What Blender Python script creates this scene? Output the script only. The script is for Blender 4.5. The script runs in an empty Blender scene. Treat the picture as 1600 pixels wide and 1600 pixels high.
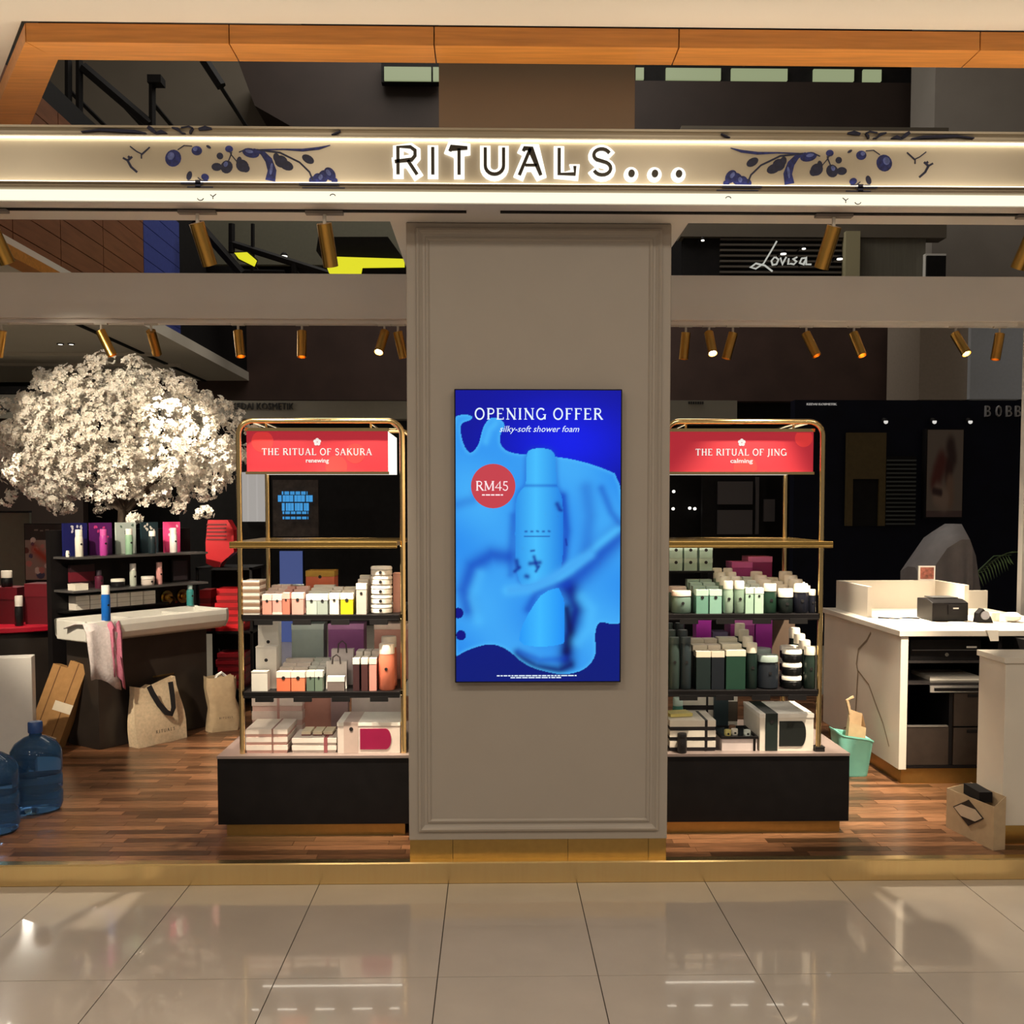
import bpy, math, random
import numpy as np
from mathutils import Vector, Matrix

scene = bpy.context.scene
COL = scene.collection
R = math.radians

# ------------------------------------------------------------------ camera, world, big lights, exposure
cam_data = bpy.data.cameras.new('camera')
cam_data.sensor_width = 36.0
cam_data.lens = 36.0                      # 1600 px focal length on a 1600 px frame
cam_data.shift_y = 0.0475
cam_data.clip_end = 200
cam = bpy.data.objects.new('camera', cam_data)
cam.location = (0, 0, 1.75)
cam.rotation_euler = (R(90 - 2.88), 0, -math.atan(32 / 1600))
COL.objects.link(cam)
scene.camera = cam

world = bpy.data.worlds.new('world')
world.use_nodes = True
world.node_tree.nodes['Background'].inputs[0].default_value = (1.0, 0.86, 0.70, 1)
world.node_tree.nodes['Background'].inputs[1].default_value = 0.15
scene.world = world

vs = scene.view_settings
vs.view_transform = 'Standard'
vs.look = 'None'
vs.exposure = 0.0
vs.gamma = 1.0
vs.use_curve_mapping = False


def area_light(name, loc, sx, sy, power, col=(1, .86, .68), rot=(0, 0, 0)):
    l = bpy.data.lights.new(name, 'AREA')
    l.shape = 'RECTANGLE'
    l.size, l.size_y = sx, sy
    l.energy = power
    l.color = col
    o = bpy.data.objects.new(name, l)
    o.location = loc
    o.rotation_euler = rot
    COL.objects.link(o)
    return o


# rows of ceiling lights of the mall concourse, above and behind the photographer
for x in (-3.2, -1.1, 1.1, 3.2):
    area_light('concourse_ceiling_light', (x, 1.6, 3.98), .5, .5, 27, (1, .88, .73))
    area_light('concourse_ceiling_light', (x, -1.4, 3.98), .5, .5, 32, (1, .88, .73))
# cove light lying on top of the shop header, washing the mall ceiling
area_light('header_cove_light', (-.25, 4.90, 3.42), 8.0, .05, 25, (1, .86, .67), (R(180), 0, 0))
# fill light added above the void, and the lights of the galleries round it
area_light('void_fill_light', (0, 14.0, 11.6), 7, 5, 480, (1, .94, .84), (0, 0, 0))
for x in (-6.5, -5.2):
    for y in (11.0, 14.2):
        area_light('gallery_ceiling_light', (x, y, 3.95), .4, .4, 30, (1, .92, .78))

# ------------------------------------------------------------------ helpers


def S(r, g, b):
    f = lambda c: (c / 255 / 12.92) if c <= 10.3 else ((c / 255 + .055) / 1.055) ** 2.4
    return (f(r), f(g), f(b))


MATS = {}


def mat(name, col, rough=.5, metal=0.0, emit=None, es=1.0, noise=0.0, nscale=20.0, stretch=(1, 1, 1), bump=0.0, trans=0.0,
        alpha=1.0, coat=0.0, spec=.5, island=0.0, objrand=0.0, ior=1.45):
    if name in MATS:
        return MATS[name]
    m = bpy.data.materials.new(name)
    m.use_nodes = True
    nt = m.node_tree
    b = nt.nodes['Principled BSDF']
    b.inputs['Base Color'].default_value = (*col, 1)
    b.inputs['Roughness'].default_value = rough
    b.inputs['Metallic'].default_value = metal
    b.inputs['Specular IOR Level'].default_value = spec
    b.inputs['Coat Weight'].default_value = coat
    b.inputs['Transmission Weight'].default_value = trans
    b.inputs['IOR'].default_value = ior
    b.inputs['Alpha'].default_value = alpha
    if emit:
        b.inputs['Emission Color'].default_value = (*emit, 1)
        b.inputs['Emission Strength'].default_value = es
    if noise or bump or island or objrand:
        tc = nt.nodes.new('ShaderNodeTexCoord')
        mp = nt.nodes.new('ShaderNodeMapping')
        mp.inputs['Scale'].default_value = stretch
        nz = nt.nodes.new('ShaderNodeTexNoise')
        nz.inputs['Scale'].default_value = nscale
        nz.inputs['Detail'].default_value = 5
        nt.links.new(tc.outputs['Object'], mp.inputs[0])
        nt.links.new(mp.outputs[0], nz.inputs['Vector'])
        fac = nz.outputs['Fac']
        val = nt.nodes.new('ShaderNodeMapRange')
        val.inputs['From Min'].default_value = .3
        val.inputs['From Max'].default_value = .7
        val.inputs['To Min'].default_value = 1 - noise
        val.inputs['To Max'].default_value = 1 + noise
        nt.links.new(fac, val.inputs['Value'])
        out = val.outputs[0]
        if island or objrand:
            if island:
                g = nt.nodes.new('ShaderNodeNewGeometry')
                rnd = g.outputs['Random Per Island']
                amt = island
            else:
                g = nt.nodes.new('ShaderNodeObjectInfo')
                rnd = g.outputs['Random']
                amt = objrand
            mr = nt.nodes.new('ShaderNodeMapRange')
            mr.inputs['To Min'].default_value = 1 - amt
            mr.inputs['To Max'].default_value = 1 + amt
            nt.links.new(rnd, mr.inputs['Value'])
            mm = nt.nodes.new('ShaderNodeMath')
            mm.operation = 'MULTIPLY'
            nt.links.new(out, mm.inputs[0])
            nt.links.new(mr.outputs[0], mm.inputs[1])
            out = mm.outputs[0]
        vm = nt.nodes.new('ShaderNodeVectorMath')
        vm.operation = 'SCALE'
        vm.inputs[0].default_value = col
        nt.links.new(out, vm.inputs['Scale'])
        nt.links.new(vm.outputs[0], b.inputs['Base Color'])
        if bump:
            bp = nt.nodes.new('ShaderNodeBump')
            bp.inputs['Strength'].default_value = bump
            bp.inputs['Distance'].default_value = .01
            nt.links.new(fac, bp.inputs['Height'])
            nt.links.new(bp.outputs[0], b.inputs['Normal'])
    MATS[name] = m
    return m


def emat(name, col, strength=1.0):
    return mat(name, (0.02, 0.02, 0.02), .4, emit=col, es=strength)


class MB:
    """collects polygons; build() links them as one mesh object"""

    def __init__(self):
        self.v, self.f, self.m = [], [], []

    def add(self, vs_, fs, mi=0):
        n = len(self.v)
        self.v += [tuple(p) for p in vs_]
        self.f += [tuple(i + n for i in f) for f in fs]
        self.m += [mi] * len(fs)
        return self

    def box(self, x0, x1, y0, y1, z0, z1, mi=0, rot=None):
        p = [(x0, y0, z0), (x1, y0, z0), (x1, y1, z0), (x0, y1, z0), (x0, y0, z1), (x1, y0, z1), (x1, y1, z1), (x0, y1, z1)]
        if rot is not None:
            p = [tuple(rot @ Vector(q)) for q in p]
        return self.add(p, [(0, 3, 2, 1), (4, 5, 6, 7), (0, 1, 5, 4), (1, 2, 6, 5), (2, 3, 7, 6), (3, 0, 4, 7)], mi)

    def cyl(self, p0, p1, r0, r1=None, n=16, mi=0, caps=(1, 1)):
        r1 = r0 if r1 is None else r1
        p0, p1 = Vector(p0), Vector(p1)
        d = (p1 - p0).normalized()
        a = d.orthogonal().normalized()
        b = d.cross(a)
        vs_ = []
        for p, r in ((p0, r0), (p1, r1)):
            for i in range(n):
                t = 2 * math.pi * i / n
                vs_.append(p + (a * math.cos(t) + b * math.sin(t)) * r)
        fs = [(i, (i + 1) % n, n + (i + 1) % n, n + i) for i in range(n)]
        if caps[0]:
            fs.append(tuple(reversed(range(n))))
        if caps[1]:
            fs.append(tuple(range(n, 2 * n)))
        return self.add(vs_, fs, mi)

    def lathe(self, prof, n=18, c=(0, 0, 0), mi=0, sx=1, sy=1):
        vs_, fs = [], []
        for r, z in prof:
            for i in range(n):
                t = 2 * math.pi * i / n
                vs_.append((c[0] + r * math.cos(t) * sx, c[1] + r * math.sin(t) * sy, c[2] + z))
        k = len(prof)
        for j in range(k - 1):
            for i in range(n):
                fs.append((j * n + i, j * n + (i + 1) % n, (j + 1) * n + (i + 1) % n, (j + 1) * n + i))
        if prof[0][0] > 1e-6:
            fs.append(tuple(reversed(range(n))))
        if prof[-1][0] > 1e-6:
            fs.append(tuple(range((k - 1) * n, k * n)))
        return self.add(vs_, fs, mi)

    def tube(self, pts, r, n=10, mi=0):
        pts = [Vector(p) for p in pts]
        rings = []
        prev = None
        for i, p in enumerate(pts):
            d = (pts[min(i + 1, len(pts) - 1)] - pts[max(i - 1, 0)]).normalized()
            a = d.orthogonal().normalized() if prev is None else (prev - d * prev.dot(d)).normalized()
            prev = a
            b = d.cross(a)
            rr = r[i] if isinstance(r, (list, tuple)) else r
            rings.append([p + (a * math.cos(2 * math.pi * k / n) + b * math.sin(2 * math.pi * k / n)) * rr for k in range(n)])
        vs_ = [q for ring in rings for q in ring]
        fs = []
        for j in range(len(pts) - 1):
            for k in range(n):
                fs.append((j * n + k, j * n + (k + 1) % n, (j + 1) * n + (k + 1) % n, (j + 1) * n + k))
        fs.append(tuple(reversed(range(n))))
        fs.append(tuple(range((len(pts) - 1) * n, len(pts) * n)))
        return self.add(vs_, fs, mi)

    def prism(self, poly, y0, y1, mi=0):
        """polygon in x,z extruded along y (y0 front)"""
        n = len(poly)
        ar = sum(poly[i][0] * poly[(i + 1) % n][1] - poly[(i + 1) % n][0] * poly[i][1] for i in range(n))
        if ar < 0:
            poly = poly[::-1]
        vs_ = [(x, y0, z) for x, z in poly] + [(x, y1, z) for x, z in poly]
        fs = [tuple(range(n)), tuple(reversed(range(n, 2 * n)))]
        fs += [(i, n + i, n + (i + 1) % n, (i + 1) % n) for i in range(n)]
        return self.add(vs_, fs, mi)

    def xprism(self, poly, x0, x1, mi=0):
        """polygon in y,z extruded along x"""
        n = len(poly)
        ar = sum(poly[i][0] * poly[(i + 1) % n][1] - poly[(i + 1) % n][0] * poly[i][1] for i in range(n))
        if ar < 0:
            poly = poly[::-1]
        vs_ = [(x0, y, z) for y, z in poly] + [(x1, y, z) for y, z in poly]
        fs = [tuple(reversed(range(n))), tuple(range(n, 2 * n))]
        fs += [(i, (i + 1) % n, n + (i + 1) % n, n + i) for i in range(n)]
        return self.add(vs_, fs, mi)

    def zprism(self, poly, z0, z1, mi=0):
        n = len(poly)
        ar = sum(poly[i][0] * poly[(i + 1) % n][1] - poly[(i + 1) % n][0] * poly[i][1] for i in range(n))
        if ar < 0:
            poly = poly[::-1]
        vs_ = [(x, y, z0) for x, y in poly] + [(x, y, z1) for x, y in poly]
        fs = [tuple(reversed(range(n))), tuple(range(n, 2 * n))]
        fs += [(i, (i + 1) % n, n + (i + 1) % n, n + i) for i in range(n)]
        return self.add(vs_, fs, mi)

    def disc(self, cx, cz, rx, rz, y0, y1, n=20, mi=0, rot=0.0):
        poly = []
        for i in range(n):
            t = 2 * math.pi * i / n
            a, b = rx * math.cos(t), rz * math.sin(t)
            poly.append((cx + a * math.cos(rot) - b * math.sin(rot), cz + a * math.sin(rot) + b * math.cos(rot)))
        return self.prism(poly, y0, y1, mi)

    def ribbon(self, pts, w, y0, y1, mi=0):
        """stroke of width w along pts (x,z), extruded y0..y1; w may be a list"""
        n = len(pts)
        L, Rr = [], []
        for i in range(n):
            a = Vector(pts[max(i - 1, 0)])
            b = Vector(pts[min(i + 1, n - 1)])
            d = b - a
            d = d.normalized() if d.length > 1e-9 else Vector((1, 0))
            nn = Vector((-d.y, d.x))
            ww = (w[i] if isinstance(w, (list, tuple)) else w) / 2
            if 0 < i < n - 1:
                d1 = (Vector(pts[i]) - Vector(pts[i - 1])).normalized()
                c = max(.5, abs(d1.dot(d)))
                ww = ww / c
            L.append((pts[i][0] + nn.x * ww, pts[i][1] + nn.y * ww))
            Rr.append((pts[i][0] - nn.x * ww, pts[i][1] - nn.y * ww))
        vs_ = [(x, y0, z) for x, z in L] + [(x, y0, z) for x, z in Rr] + [(x, y1, z) for x, z in L] + [(x, y1, z) for x, z in Rr]
        fs = []
        for i in range(n - 1):
            fs.append((n + i, n + i + 1, i + 1, i))
            fs.append((2 * n + i, 2 * n + i + 1, 3 * n + i + 1, 3 * n + i))
            fs.append((i, i + 1, 2 * n + i + 1, 2 * n + i))
            fs.append((3 * n + i, 3 * n + i + 1, n + i + 1, n + i))
        fs.append((0, 2 * n, 3 * n, n))
        fs.append((n - 1, 2 * n - 1, 4 * n - 1, 3 * n - 1))
        return self.add(vs_, fs, mi)

    def mesh(self, name, mats, smooth=False):
        me = bpy.data.meshes.new(name)
        me.from_pydata(self.v, [], self.f)
        for m in (mats if isinstance(mats, (list, tuple)) else [mats]):
            me.materials.append(m)
        if any(self.m):
            me.polygons.foreach_set('material_index', self.m)
        me.update()
        if smooth:
            me.shade_smooth()
            try:
                me.set_sharp_from_angle(angle=R(40))
            except Exception:
                pass
        return me

    def build(self, name, mats, parent=None, smooth=False, org=None, bevel=0.0):
        """vertices are given in world space unless org is given or the parent has none; they are moved to the parent's space"""
        o_ = org
        if o_ is None and parent is not None:
            o_ = WORG.get(parent.name)
        if o_ is not None and any(o_):
            self.v = [(x - o_[0], y - o_[1], z - o_[2]) for x, y, z in self.v]
        o = bpy.data.objects.new(name, self.mesh(name, mats, smooth))
        COL.objects.link(o)
        if parent is not None:
            o.parent = parent
            WORG[o.name] = o_
        else:
            WORG[o.name] = org
            if org is not None:
                o.location = org
        if bevel:
            bv = o.modifiers.new('edge', 'BEVEL')
            bv.width = bevel
            bv.segments = 2
            bv.limit_method = 'ANGLE'
        return o


WORG = {}


def tag(o, label=None, cat=None, group=None, kind=None):
    if label:
        o['label'] = label
    if cat:
        o['category'] = cat
    if group:
        o['group'] = group
    if kind:
        o['kind'] = kind
    return o


def empty(name, loc, label, cat, group=None, rz=0.0, local=False):
    o = bpy.data.objects.new(name, None)
    o.empty_display_size = .05
    o.location = loc
    o.rotation_euler = (0, 0, rz)
    COL.objects.link(o)
    WORG[o.name] = None if local else tuple(loc)
    return tag(o, label, cat, group)


def struct(o):
    o['kind'] = 'structure'
    return o


# ---- lettering: a small serif stroke alphabet (unit cap height) and the built-in sans
def arc(cx, cy, rx, ry, a0, a1, n=14):
    return [(cx + rx * math.cos(R(a0 + (a1 - a0) * i / n)), cy + ry * math.sin(R(a0 + (a1 - a0) * i / n))) for i in range(n + 1)]


TK, TN, SF = .15, .075, .055


def _stem(x, w=TK, b=True, t=True, y0=0., y1=1.):
    s = [([(x, y0), (x, y1)], w)]
    if b:
        s.append(([(x - .13, y0 + .03), (x + .13, y0 + .03)], SF))
    if t:
        s.append(([(x - .13, y1 - .03), (x + .13, y1 - .03)], SF))
    return s


GLYPH = {
    'I': (_stem(.15), .36),
    'T': (_stem(.38, t=False) + [([(.03, .96), (.73, .96)], TN), ([(.05, .96), (.05, .8)], SF), ([(.71, .96), (.71, .8)], SF)], .8),
    'H': (_stem(.15) + _stem(.67) + [([(.15, .52), (.67, .52)], TN)], .86),
    'E': (_stem(.15) + [([(.15, .96), (.6, .96)], TN), ([(.15, .52), (.5, .52)], TN), ([(.15, .04), (.63, .04)], TN),
                        ([(.6, 1), (.6, .8)], SF), ([(.63, 0), (.63, .2)], SF)], .73),
    'F': (_stem(.15) + [([(.15, .96), (.6, .96)], TN), ([(.15, .52), (.5, .52)], TN), ([(.6, 1), (.6, .78)], SF)], .68),
    'L': (_stem(.15) + [([(.15, .04), (.62, .04)], TN), ([(.62, 0), (.62, .22)], SF)], .7),
    'P': (_stem(.15) + [([(.15, .96)] + arc(.38, .73, .24, .23, 90, -90) + [(.15, .5)], .1)], .7),
    'R': (_stem(.15) + [([(.15, .96)] + arc(.38, .74, .23, .22, 90, -90) + [(.15, .52)], .1), ([(.38, .52), (.74, .02)], TK),
                        ([(.66, .03), (.84, .03)], SF)], .82),
    'O': ([(arc(.44, .5, .37, .47, 0, 360, 26), .125)], .92),
    'N': (_stem(.14, TN) + _stem(.76, TN) + [([(.1, .98), (.76, .02)], TK)], .93),
    'G': ([(arc(.44, .5, .37, .47, 45, 330, 22), .125), ([(.78, .02), (.78, .44)], .12), ([(.6, .44), (.88, .44)], SF)], .94),
    'M': (_stem(.13, TN) + _stem(.92, TK) + [([(.12, .98), (.5, .1)], TK), ([(.5, .1), (.92, .98)], TN)], 1.1),
    'U': ([([(.15, 1), (.15, .3)] + arc(.42, .3, .27, .27, 180, 360) + [(.69, 1)], .12), ([(.02, .97), (.28, .97)], SF),
           ([(.56, .97), (.82, .97)], SF)], .88),
    'A': ([([(.1, .02), (.42, 1)], TN), ([(.42, 1), (.76, .02)], TK), ([(.22, .36), (.63, .36)], TN), ([(0, .03), (.22, .03)], SF),
           ([(.62, .03), (.9, .03)], SF)], .9),
    'S': ([([(.54, .78)] + arc(.32, .73, .2, .23, 30, 230, 10) + arc(.31, .27, .23, .24, 60, -150, 12), .11)], .64),
    'K': (_stem(.15) + [([(.2, .46), (.66, .98)], TN), ([(.36, .6), (.74, .02)], TK), ([(.55, .97), (.78, .97)], SF),
                        ([(.64, .03), (.86, .03)], SF)], .84),
    'J': ([([(.22, .97), (.22, .1), (.14, -.1), (0, -.16)], .13), ([(.09, .97), (.35, .97)], SF)], .42),
    '4': ([([(.5, 0), (.5, .95), (.03, .3), (.7, .3)], .1)], .72),
    '5': ([([(.52, .93), (.16, .93), (.13, .55)] + arc(.28, .3, .24, .27, 100, -160, 12), .1)], .62),
    'D': (_stem(.15) + [([(.15, .96)] + arc(.35, .5, .42, .46, 90, -90, 16) + [(.15, .04)], .11)], .88),
    'B': (_stem(.15) + [([(.15, .96)] + arc(.36, .75, .2, .21, 90, -90) + [(.15, .52)], .1),
                        ([(.15, .54)] + arc(.38, .28, .24, .25, 90, -90) + [(.15, .04)], .11)], .74),
}


def serif(mb, text, x, z, h, y0, y1, track=.08, mi=0, center=True, fat=1.0):
    adv = []
    for ch in text:
        adv.append(.42 if ch == ' ' else GLYPH[ch][1] + track)
    W = sum(adv) * h
    px = x - W / 2 if center else x
    for ch, a in zip(text, adv):
        if ch != ' ':
            for pts, w in GLYPH[ch][0]:
                mb.ribbon([(px + p[0] * h, z + p[1] * h) for p in pts], w * h * fat, y0, y1, mi)
        px += a * h
    return mb


def sans(mb, text, x, z, h, y0, y1, shear=0.0, width=None, mi=0, bold=0.0):
    """text of the built-in font: h is the cap height; width squeezes it to a given length; centred on x"""
    cu = bpy.data.curves.new('t', 'FONT')
    cu.body = text
    cu.shear = shear
    cu.offset = bold
    cu.resolution_u = 2
    cu.fill_mode = 'BOTH'
    cu.extrude = .05
    ob = bpy.data.objects.new('t', cu)
    me = bpy.data.meshes.new_from_object(ob)
    co = np.empty(len(me.vertices) * 3)
    me.vertices.foreach_get('co', co)
    co = co.reshape(-1, 3)
    s = h / .69
    sx_ = s if width is None else width / (co[:, 0].max() - co[:, 0].min())
    cx = (co[:, 0].max() + co[:, 0].min()) / 2
    vs_ = [(x + (c[0] - cx) * sx_, y0 if c[2] > 0 else y1, z + c[1] * s) for c in co]
    mb.add(vs_, [tuple(p.vertices) for p in me.polygons], mi)
    bpy.data.objects.remove(ob)
    bpy.data.curves.remove(cu)
    bpy.data.meshes.remove(me)
    return mb

# ------------------------------------------------------------------ materials
M_TILE = mat('glazed_beige_tile', (.52, .455, .385), .12, noise=.05, nscale=3, spec=.5, coat=.5)
M_GROUT = mat('dark_grout', (.05, .04, .03), .9, noise=.1)
M_PLANK = mat('walnut_plank', (.165, .078, .038), .28, noise=.6, nscale=9, stretch=(1.2, 14, 14), objrand=.6, spec=.45)
M_PLANKS = mat('walnut_plank_far', (.17, .078, .038), .28, noise=.45, nscale=9, stretch=(1.2, 14, 14), island=.6, spec=.45)
M_GOLD = mat('brushed_brass', (.66, .43, .14), .22, 1.0, noise=.05, nscale=30)
M_GOLDP = mat('polished_brass', (.92, .69, .34), .14, 1.0, noise=.03, nscale=30)
M_GOLDD = mat('satin_brass', (.55, .36, .12), .38, 1.0, noise=.05, nscale=30)
M_TAUPE = mat('taupe_lacquer', (.42, .37, .315), .45, noise=.02, nscale=4)
M_BEAM = mat('grey_beige_paint', (.76, .72, .68), .55, noise=.02, nscale=3)
M_CEIL = mat('cream_ceiling_paint', (.66, .60, .51), .8, noise=.015, nscale=2)
M_WOOD = mat('orange_wood_veneer', (.56, .22, .045), .35, noise=.18, nscale=5, stretch=(.5, 9, 9))
M_REDWOOD = mat('reddish_wood_panel', (.22, .085, .04), .45, noise=.15, nscale=4, stretch=(5, .6, 5))
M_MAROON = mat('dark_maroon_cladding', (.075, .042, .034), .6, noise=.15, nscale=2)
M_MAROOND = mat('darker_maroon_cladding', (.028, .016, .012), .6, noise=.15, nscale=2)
M_GREY = mat('grey_render', (.36, .325, .29), .8, noise=.05, nscale=2)
M_BROWNGREY = mat('brown_grey_column_paint', (.13, .088, .055), .7, noise=.05, nscale=2)
M_BLUEGREY = mat('blue_grey_panel', (.70, .75, .84), .7, noise=.03)
M_BLACK = mat('black_lacquer', (.007, .006, .0065), .4, noise=.2, nscale=12, spec=.25)
M_BLACKM = mat('black_matt', (.008, .007, .0075), .7, noise=.2, nscale=12, spec=.25)
M_NAVY = mat('navy_shopfront', (.004, .005, .015), .6, noise=.2, nscale=4, spec=.2)
M_WHITE = mat('white_plastic', (.78, .76, .72), .4, noise=.02)
M_CREAMW = mat('cream_white_card', (.80, .74, .66), .5, noise=.03)
M_LED = emat('warm_light_strip', (1, .88, .66), 5.0)
M_LEDBAR = emat('warm_light_bar', (1, .92, .70), 1.15)
M_LENS = emat('lamp_lens', (1, .92, .75), 14.0)
M_DIM = emat('dim_lamp', (1, .95, .85), 2.0)

# ------------------------------------------------------------------ the concourse floor: each tile its own piece
TILE_W, TILE_X0 = .6025, -.2035
fl = struct(MB().box(-7, 7.5, -6, 4.715, -.12, -.004).build('floor', M_GROUT))
rowsY = [(3.757, 4.712), (2.552, 3.753), (1.347, 2.548), (.142, 1.343)]
for (a, b) in rowsY:
    me = MB().box(0, TILE_W - .004, 0, b - a, -.004, 0).mesh('tile', M_TILE)
    for k in range(-8, 9):
        x = TILE_X0 + k * TILE_W
        if b < 3 and abs(k) > 4:
            continue
        t = bpy.data.objects.new('tile', me)
        t.location = (x + .002, a, 0)
        t.parent = fl
        COL.objects.link(t)
rest = MB()
for j in range(-5, 3):
    for k in range(-11, 13):
        a = 1.347 + (j - 2) * 1.205 + 1.205
        if j == 2 and abs(k) <= 4:
            continue
        if a > 3 or (a > .1 and abs(k) <= 4):
            continue
        x = TILE_X0 + k * TILE_W
        rest.box(x + .002, x + TILE_W - .002, a, a + 1.201, -.004, 0)
for j in (1, 2):
    for k in list(range(-11, -4)) + list(range(5, 13)):
        x = TILE_X0 + k * TILE_W
        rest.box(x + .002, x + TILE_W - .002, (1.347, 2.552)[j - 1], (2.548, 3.753)[j - 1], -.004, 0)
for k in (-11, -10, -9, 9, 10, 11, 12):
    x = TILE_X0 + k * TILE_W
    rest.box(x + .002, x + TILE_W - .002, 3.757, 4.712, -.004, 0)
tag(rest.build('tile_field', M_TILE, fl, org=(0, 0, 0)), kind='stuff')
struct(MB().box(-14, 12, 4.72, 24, -.12, -.001).build('floor_back', mat('dark_gallery_floor', (.34, .30, .24), .25, noise=.05)))

# ------------------------------------------------------------------ the shop platform: brass sill and walnut floor
sf = struct(MB().box(-4.3, 4.4, 4.77, 9.0, 0, .092).build('floor_shop', M_BLACKM))
pw, pl = .066, .47
meshes = [MB().box(.001, pl - .001, .001, pw - .001, .092, .1).mesh('plank', M_PLANK) for _ in range(1)]
rnd = random.Random(5)
far = MB()
cnt = 0
for j in range(64):
    y = 4.772 + j * pw
    off = rnd.uniform(0, pl)
    x = -4.3 + .002 - off
    while x < 4.4:
        vis = y < 6.85 and ((-2.85 < x < -1.3) or (1.0 < x < 2.6)) and x > -4.25
        if vis and cnt < 300:
            o = bpy.data.objects.new('plank', meshes[0])
            o.location = (x, y, 0)
            o.parent = sf
            COL.objects.link(o)
            cnt += 1
        else:
            far.box(max(x + .001, -4.298), min(x + pl - .001, 4.398), y + .001, y + pw - .001, .092, .1)
        x += pl
tag(far.build('plank_field', M_PLANKS, sf, org=(0, 0, 0)), kind='stuff')
sill = MB().xprism([(4.715, 0), (4.772, 0), (4.772, .1), (4.722, .1), (4.715, .094)], -4.3, 4.4)
struct(sill.build('trim_1', mat('brushed_brass_sill', (1.0, .76, .38), .27, 1.0, noise=.04, nscale=6, stretch=(14, 1, .4))))

# ------------------------------------------------------------------ centre pillar with moulded panel and brass skirting
px0, px1 = -.390, .830
pil = struct(MB().box(px0, px1, 4.765, 5.95, .19, 3.06).build('pillar', M_TAUPE, bevel=.004))


def frame(mb, x0, x1, z0, z1, prof, yf):
    """picture-frame moulding: prof is a list of (inset, proud) of a profile swept round a rectangle on the plane y=yf"""
    n = len(prof)
    vs_ = []
    for (cx, cz, sx_, sz) in ((x0, z0, 1, 1), (x1, z0, -1, 1), (x1, z1, -1, -1), (x0, z1, 1, -1)):
        for ins, pr_ in prof:
            vs_.append((cx + sx_ * ins, yf - pr_, cz + sz * ins))
    fs = []
    for c in range(4):
        d = (c + 1) % 4
        for k in range(n - 1):
            fs.append((c * n + k, d * n + k, d * n + k + 1, c * n + k + 1))
    mb.add(vs_, fs)


fm = MB()
frame(fm, -.345, .787, .232, 3.035, [(0, 0), (.002, .012), (.012, .016), (.02, .008), (.026, .004), (.03, 0)], 4.765)
fm.build('moulding', M_TAUPE, pil, org=(0, 0, 0))
fm = MB()
frame(fm, -.303, .746, .272, 2.996, [(0, 0), (.003, .006), (.012, .009), (.018, .004), (.02, 0)], 4.765)
fm.build('moulding', M_TAUPE, pil, org=(0, 0, 0))
xs = [px0 + .003, -0.184, 0.36, 0.742, px1 - .003]
for a, b in zip(xs[:-1], xs[1:]):
    MB().box(a + .001, b - .001, 4.768, 5.94, .1, .19).build('skirting_panel', M_GOLDD, pil, org=(0, 0, 0))

# ------------------------------------------------------------------ shop header beams
struct(MB().box(-4.3, 3.95, 4.475, 4.752, 3.06, 3.35).build('beam_front', M_BEAM))
bc = struct(MB().box(-.462, .905, 4.754, 7.15, 3.062, 3.36).build('beam_centre', M_BEAM))
br = struct(MB().box(-4.3, 3.95, 7.15, 7.42, 3.06, 3.365).build('beam_rear', M_BEAM))
struct(MB().box(-4.3, -3.95, 4.754, 7.148, 3.06, 3.36).build('beam_left', M_BEAM))
struct(MB().box(3.85, 3.95, 4.754, 7.148, 3.06, 3.36).build('beam_right', M_BEAM))
struct(MB().box(3.751, 3.93, 7.16, 7.22, .1, 3.06).build('post_rear', M_BEAM))
struct(MB().box(-4.28, -4.15, 7.16, 7.30, .1, 3.06).build('post_left', M_BEAM))
MB().box(-4.3, 3.95, 4.70, 4.96, 3.366, 3.376).build('trim_11', M_BEAM)['kind'] = 'structure'
# lighting tracks let into the soffits
tr = MB()
tr.box(-4.2, -0.109, 4.57, 4.595, 3.054, 3.0598)
tr.build('trim_2', M_BLACKM)['kind'] = 'structure'
tr = MB()
tr.box(0.04, 3.7, 4.57, 4.595, 3.054, 3.0598)
tr.build('trim_3', M_BLACKM)['kind'] = 'structure'
tr = MB().box(-4.2, 3.7, 7.2, 7.235, 3.035, 3.0598)
tr.build('trim_4', M_BEAM)['kind'] = 'structure'

# ------------------------------------------------------------------ mall ceiling with wood-lined void edge
ceil = MB()
ceil.zprism([(-9, -7), (8, -7), (8, 5.0), (-9, 5.0)], 4.05, 4.2)
ceil.zprism([(-9, 5.0), (-2.215, 5.0), (-4.35, 8.38), (-4.35, 19.0), (-14, 19.0), (-14, 5.0)], 4.05, 4.2)
struct(ceil.build('ceiling', M_CEIL))
wl = struct(MB().box(-2.15, 7.9, 5.03, 5.20, 4.02, 4.06).build('trim_5', mat('dark_joint', (.03, .015, .008), .8)))
seg = [-2.19, -1.242, -0.271, 0.899, 2.353, 4.2, 6.0, 7.9]
for i, (a, b) in enumerate(zip(seg[:-1], seg[1:])):
    p = MB()
    p.zprism([(a + .003 - (.0 if i else .008), 5.0), (b - .003, 5.0), (b - .003, 5.192), (a + .003 + (0 if i else .06), 5.192)], 3.955, 4.042)
    p.build('panel', M_WOOD, wl, org=(0, 0, 0))
# chamfered return of the trim
d = Vector((-2.15, 3.35)).normalized()
n_ = Vector((d.y, -d.x))
A_ = Vector((-2.2, 5.0))
for k in range(3):
    a = A_ + d * (k * 1.34)
    b = A_ + d * ((k + 1) * 1.34 - .006)
    p = MB().zprism([tuple(a), tuple(b), tuple(b + n_ * .2), tuple(a + n_ * (.2 if k else .165) + (d * .12 if not k else d * 0))], 3.955, 4.042)
    p.build('panel', M_WOOD, wl, org=(0, 0, 0))
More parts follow.
